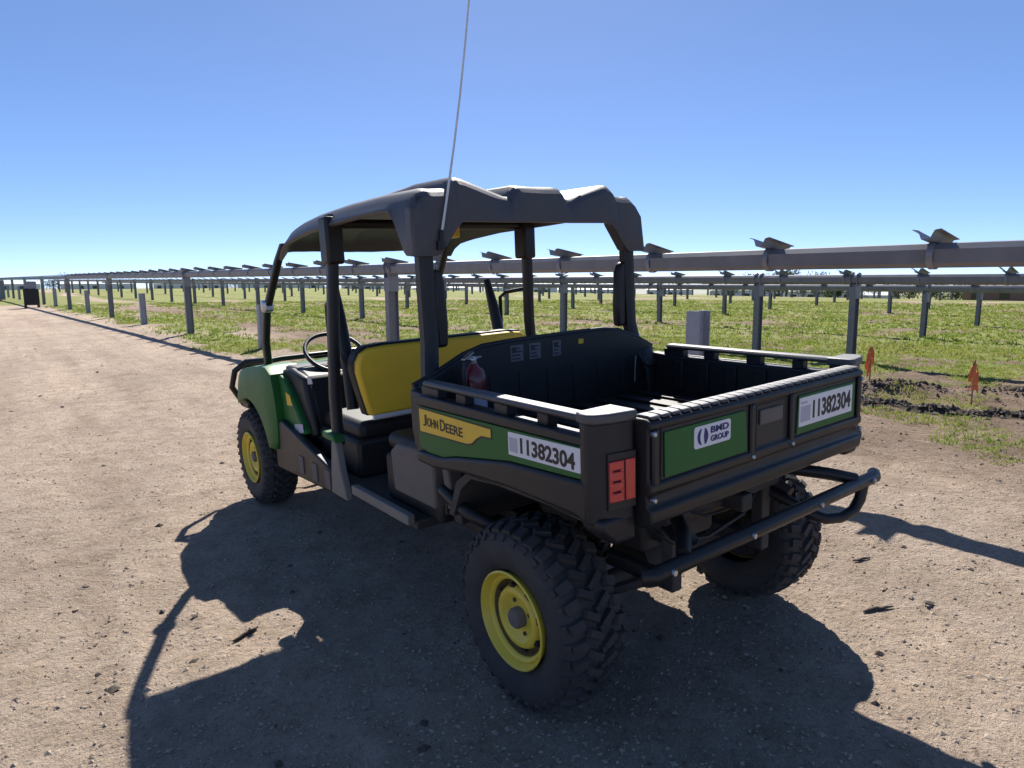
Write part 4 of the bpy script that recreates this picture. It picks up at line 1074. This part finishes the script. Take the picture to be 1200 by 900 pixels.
# ------------------------------------------------------------------ loose soil, grit, twigs, grass
def rock_field(name, xy, sizes, mt, flat=0.6, sink=0.25):
    """many small angular lumps in one mesh"""
    n = len(xy)
    base = np.array([(1, 0, 0), (0, 1, 0), (-1, 0, 0), (0, -1, 0), (0, 0, 1), (0, 0, -1)], float)
    v = base[None] * (0.65 + 0.7 * rng.random((n, 6, 1)))
    v = v * sizes[:, None, None] * np.stack([0.7 + 0.7 * rng.random(n), 0.7 + 0.7 * rng.random(n), flat * (0.6 + 0.8 * rng.random(n))], -1)[:, None, :]
    a = rng.random(n) * 6.283; ca, sa = np.cos(a), np.sin(a)
    x = v[..., 0] * ca[:, None] - v[..., 1] * sa[:, None]; y = v[..., 0] * sa[:, None] + v[..., 1] * ca[:, None]
    z0 = ground_h(xy[:, 0], xy[:, 1]) + sizes * flat * (1 - 2 * sink) * 0.5
    co = np.stack([x + xy[:, :1], y + xy[:, 1:2], v[..., 2] + z0[:, None]], -1).reshape(-1, 3)
    f = np.array([(0, 1, 4), (1, 2, 4), (2, 3, 4), (3, 0, 4), (1, 0, 5), (2, 1, 5), (3, 2, 5), (0, 3, 5)])
    F = (f[None] + (np.arange(n) * 6)[:, None, None]).reshape(-1, 3)
    o = place(name, np_mesh(name, co, F, mt, smooth=False)); return o
def cam_scatter(n, rmin, rmax, pw=1.0):
    """positions over the ground in front of the camera side of the site, thinning with distance"""
    a = math.pi / 2 - (math.radians(37.4) + (rng.random(n) - 0.5) * math.radians(100))
    r = rmin + (rmax - rmin) * rng.random(n) ** pw
    return np.stack([CAM.x + r * np.cos(a), CAM.y + r * np.sin(a)], -1)
xy = cam_scatter(46000, 0.9, 19, 1.3)
keep = turf_mask(xy[:, 0], xy[:, 1]) < 0.45
xy = xy[keep]
sz = 0.0028 + 0.007 * rng.random(len(xy)) ** 6 + 0.0045 * rng.random(len(xy))
tag(rock_field('loose_grit', xy, sz, M['stone'], 0.5), 'pale loose grit and crumbs scattered over the dirt track', 'grit', kind='stuff')
xy = cam_scatter(9500, 1.0, 20, 1.1); xy = xy[(turf_mask(xy[:, 0], xy[:, 1]) < 0.6) & (rng.random(len(xy)) < 0.10 + 0.9 * sstep(2.2, 4.5, xy[:, 0]))]
sz = 0.006 + 0.018 * rng.random(len(xy)) ** 4
tag(rock_field('dark_crumbs', xy, sz, M['clod'], 0.55), 'small dark soil crumbs lying on the pale dirt', 'soil crumbs', kind='stuff')
# clods along the trench and on the spoil heaps
pts = []
for _ in range(2300):
    i = random.randrange(len(TRENCH) - 1); q = random.random()
    ax, ay = TRENCH[i]; bx, by = TRENCH[i + 1]
    pts.append((ax + (bx - ax) * q + random.gauss(0, 0.075), ay + (by - ay) * q + random.gauss(0, 0.075)))
for (mx, my, r_) in ((6.75, 1.85, 0.30), (6.35, 1.95, 0.2), (7.6, 0.9, 0.28)):
    for _ in range(260): pts.append((mx + random.gauss(0, r_), my + random.gauss(0, r_)))
xy = np.array(pts); sz = 0.006 + 0.030 * rng.random(len(xy)) ** 3
tag(rock_field('trench_clods', xy, sz, M['clod'], 0.75), 'dark clods of moist soil along the trench and spoil heaps', 'soil clods', kind='stuff')

def twig(x, y, L, ang, label, r=0.006):
    t = B(); pts = []
    for k in range(6):
        q = k / 5 - 0.5; px = x + math.cos(ang) * L * q + random.uniform(-.006, .006); py = y + math.sin(ang) * L * q + random.uniform(-.006, .006)
        pts.append((px, py, gz(px, py) + r * 0.9 + random.uniform(0, 0.004)))
    t.tube(pts, [r * 0.6, r, r * 1.1, r, r * 0.8, r * 0.4], 7)
    tag(t.build('twig', M['twig'], None, smooth=50), label, 'twig', 'twigs on the dirt')
twig(0.88, -0.49, 0.15, -0.35, 'dark twig on sunlit dirt right of the rear tyre', 0.007)
twig(1.32, -0.21, 0.12, -0.2, 'dark twig on the dirt below the end of the bumper')
twig(-1.30, 1.13, 0.13, 0.4, 'dark twig inside the sunlit gap of the vehicle shadow', 0.008)

def grass_field(name, xy, h, w, tint_base, label):
    n = len(xy)
    a = rng.random(n) * 6.283; b = rng.random(n) * 6.283
    hh = h * (0.5 + rng.random(n)); lean = hh * (0.3 + 0.8 * rng.random(n))
    z = ground_h(xy[:, 0], xy[:, 1]) - 0.004
    dx, dy = np.cos(a) * w, np.sin(a) * w
    lx, ly = np.cos(b) * lean, np.sin(b) * lean
    p0 = np.stack([xy[:, 0] - dx, xy[:, 1] - dy, z], -1); p1 = np.stack([xy[:, 0] + dx, xy[:, 1] + dy, z], -1)
    p2 = np.stack([xy[:, 0] + dx * .7 + lx * .4, xy[:, 1] + dy * .7 + ly * .4, z + hh * .65], -1); p3 = np.stack([xy[:, 0] - dx * .7 + lx * .4, xy[:, 1] - dy * .7 + ly * .4, z + hh * .65], -1)
    p4 = np.stack([xy[:, 0] + lx, xy[:, 1] + ly, z + hh], -1)
    co = np.stack([p0, p1, p2, p3, p4], 1).reshape(-1, 3)
    f = np.array([(0, 1, 2), (0, 2, 3), (3, 2, 4)])
    F = (f[None] + (np.arange(n) * 5)[:, None, None]).reshape(-1, 3)
    me = np_mesh(name, co, F, M['grass'], smooth=False)
    tint = np.clip(tint_base + 0.9 * (fbm(xy[:, 0], xy[:, 1], 0.8, 3, 41) - 0.5) + 0.35 * (rng.random(n) - 0.5), 0, 1)
    attr(me, 'tint', np.repeat(tint, 5))
    tag(place(name, me), label, 'grass', kind='stuff')
def grass_pts(n, rmin, rmax, pw, thr):
    xy = cam_scatter(n // 6, rmin, rmax, pw)
    xy = np.repeat(xy, 6, 0) + rng.normal(0, 0.016 + 0.0012 * rmin, (n // 6 * 6, 2)); n = len(xy)
    tm = turf_mask(xy[:, 0], xy[:, 1]) + 0.35 * (fbm(xy[:, 0], xy[:, 1], 2.5, 3, 51) - 0.5)
    return xy[(tm > thr + 0.35 * rng.random(n)) & (trench_dist(xy[:, 0], xy[:, 1]) > 0.22)]
xy = grass_pts(360000, 4, 17, 0.9, 0.20)
grass_field('near_grass', xy, 0.020 + 0.022 * fbm(xy[:, 0], xy[:, 1], 1.3, 3, 71), 0.0042, 0.62, 'short patchy green grass between the dirt and the first piles')
xy = grass_pts(230000, 14, 48, 0.8, 0.18)
grass_field('field_grass', xy, 0.030 + 0.05 * fbm(xy[:, 0], xy[:, 1], 0.5, 3, 72), 0.013, 0.62, 'green and straw grass covering the solar field')

# ------------------------------------------------------------------ far background
def tree(x, y, h, wd, mt, label, seed):
    r_ = random.Random(seed); g = float(base_h(x, y))
    o = empty('tree', (x, y, g)); tag(o, label, 'tree', 'trees beyond the field')
    t = B(); t.tube([(0, 0, -0.3), (0.05, 0, h * 0.3), (0, 0.08, h * 0.65)], [h * 0.035, h * 0.028, h * 0.012], 7)
    for k in range(4):
        a = r_.uniform(0, 6.28); t.tube([(0, 0, h * (0.28 + 0.08 * k)), (math.cos(a) * wd * 0.3, math.sin(a) * wd * 0.3, h * (0.5 + 0.08 * k))], [h * 0.014, h * 0.006], 5)
    t.build('trunk', M['bark'], o, smooth=50)
    t = B(); cl = [(r_.gauss(0, wd * 0.24), r_.gauss(0, wd * 0.24), h * r_.uniform(0.35, 0.88), wd * r_.uniform(0.12, 0.24)) for _ in range(16)]
    for _ in range(1300):
        cx, cy, cz, cr_ = r_.choice(cl); d = Vector((r_.gauss(0, 1), r_.gauss(0, 1), r_.gauss(0, 0.8))).normalized() * cr_ * r_.random() ** 0.4
        c = Vector((cx, cy, cz)) + d; e1 = Vector((r_.gauss(0, 1), r_.gauss(0, 1), r_.gauss(0, 1))).normalized() * 0.10 * h / 4; e2 = Vector((r_.gauss(0, 1), r_.gauss(0, 1), r_.gauss(0, 1))).normalized() * 0.10 * h / 4
        t.add([c - e1, c + e2, c + e1, c - e2], [(0, 1, 2, 3)])
    t.build('crown', M[mt], o, fix=False)
tr = random.Random(5)
for k in range(26):
    az = math.radians(37.4 + 17.5 + k * 0.92 + tr.uniform(-.3, .3)); dist = tr.uniform(120, 175)
    h = tr.uniform(3.2, 5.6)
    tree(CAM.x + math.sin(az) * dist, CAM.y + math.cos(az) * dist, h, h * tr.uniform(0.9, 1.4), 'leaf2' if tr.random() < 0.28 else 'leaf',
         '%s low tree from the left in the distant tree line on the right' % NTH[k], k)
for k in range(9):
    az = math.radians(37.4 - 38 + k * 5.6 + tr.uniform(-1.5, 1.5)); dist = tr.uniform(230, 300)
    h = tr.uniform(4.0, 6.0)
    tree(CAM.x + math.sin(az) * dist, CAM.y + math.cos(az) * dist, h, h * 1.4, 'leaf', '%s small tree from the left far off behind the tracker rows' % NTH[k], 100 + k)
def shed(az_deg, dist, w, d, h, mt, roofm, name, label, gable=True, hip=0.0):
    az = math.radians(37.4 + az_deg); x = CAM.x + math.sin(az) * dist; y = CAM.y + math.cos(az) * dist; g = float(base_h(x, y))
    h = min(h, max(1.2, 2.0 - g))
    o = empty(name, (x, y, g), (0, 0, -az)); tag(o, label, 'building' if 'container' not in name else 'container')
    t = B(); t.box(-w / 2, w / 2, -d / 2, d / 2, -0.5, h); t.build('wall', M[mt], o)
    t = B(); rr = 0.10 * d if gable else 0.12
    t.prism([(-d / 2 - 0.3, h + 0.003), (d / 2 + 0.3, h + 0.003), (0, h + rr)], 'X', -w / 2 - 0.3, w / 2 + 0.3); t.build('roof', M[roofm], o)
    for k in range(int(w / 3.2)):
        xx = -w / 2 + 1.6 + k * 3.2
        t = B(); t.box(xx - 0.55, xx + 0.55, -d / 2 - 0.06, -d / 2 - 0.005, h * 0.38, h * 0.75); t.build('window', M['glass'], o)
shed(36.4, 118, 12, 7, 3.0, 'brick', 'roof', 'house', 'brown roofed house at the far right edge of the field')
shed(24.3, 150, 13, 7, 2.6, 'shed', 'shed', 'shed', 'white shed among the trees beyond the field')
shed(28.0, 160, 9, 6, 2.3, 'shed', 'shed', 'shed', 'smaller pale shed right of the white one')
shed(19.0, 165, 16, 8, 2.8, 'shed', 'shed', 'shed', 'long pale shed seen over the cargo bed')
for k, a in enumerate((-36.5, -31.0, -25.0, -18.5, -12.0, -6.0, 1.0, 7.0, 13.0)):
    shed(a, 215 + 12 * (k % 3), 15 + 3 * (k % 4), 8, 3.3, 'shed', 'shed', 'shed', ['pale shed at the far left end of the field', 'pale shed behind the far left piles', 'pale shed left of the front roof pillar', 'pale shed behind the front roof pillar', 'pale shed seen through the cab', 'pale shed behind the rear roof pillar', 'pale shed under the roof arch', 'pale shed left of the right roof pillar', 'pale shed right of the roof'][k])
# grey container and dark cabinet at the end of the track
az = math.radians(37.4 - 36.9)
cx, cy = -0.60, 62.0
o = empty('shipping_container', (cx - 2.0, cy, gz(cx, cy)), (0, 0, 0.05)); tag(o, 'grey ribbed container at the far left end of the track', 'container')
t = B(); t.box(-3.0, 1.6, 0, 2.4, 0.1, 1.55); t.build('body', M['container'], o, bevel=0.02)
t = B()
for k in range(22): t.box(-2.9 + k * 0.21, -2.8 + k * 0.21, -0.04, -0.002, 0.25, 1.45)
t.build('corrugation', M['container'], o)
o = empty('equipment_cabinet', (-0.14, 44.6, gz(-0.14, 44.6))); tag(o, 'dark upright cabinet standing where the track meets the first row', 'cabinet')
t = B(); t.box(-0.34, 0.34, -0.25, 0.25, 0.15, 1.05); t.build('cabinet_body', M['dashblack'], o, bevel=0.02)
t = B(); t.box(-0.25, 0.28, -0.2, 0.2, 1.06, 1.45); t.build('top_box', M['container'], o, bevel=0.03)
for sx in (-1, 1):
    t = B(); t.box(sx * 0.30 - 0.06, sx * 0.30 + 0.06, -0.24, 0.24, -0.05, 0.16); t.build('foot', M['ink'], o)
    t = B(); t.box(sx * 0.19 - 0.17, sx * 0.19 + 0.17, -0.262, -0.251, 0.20, 1.0); t.build('cabinet_door', M['tube'], o, bevel=0.004)
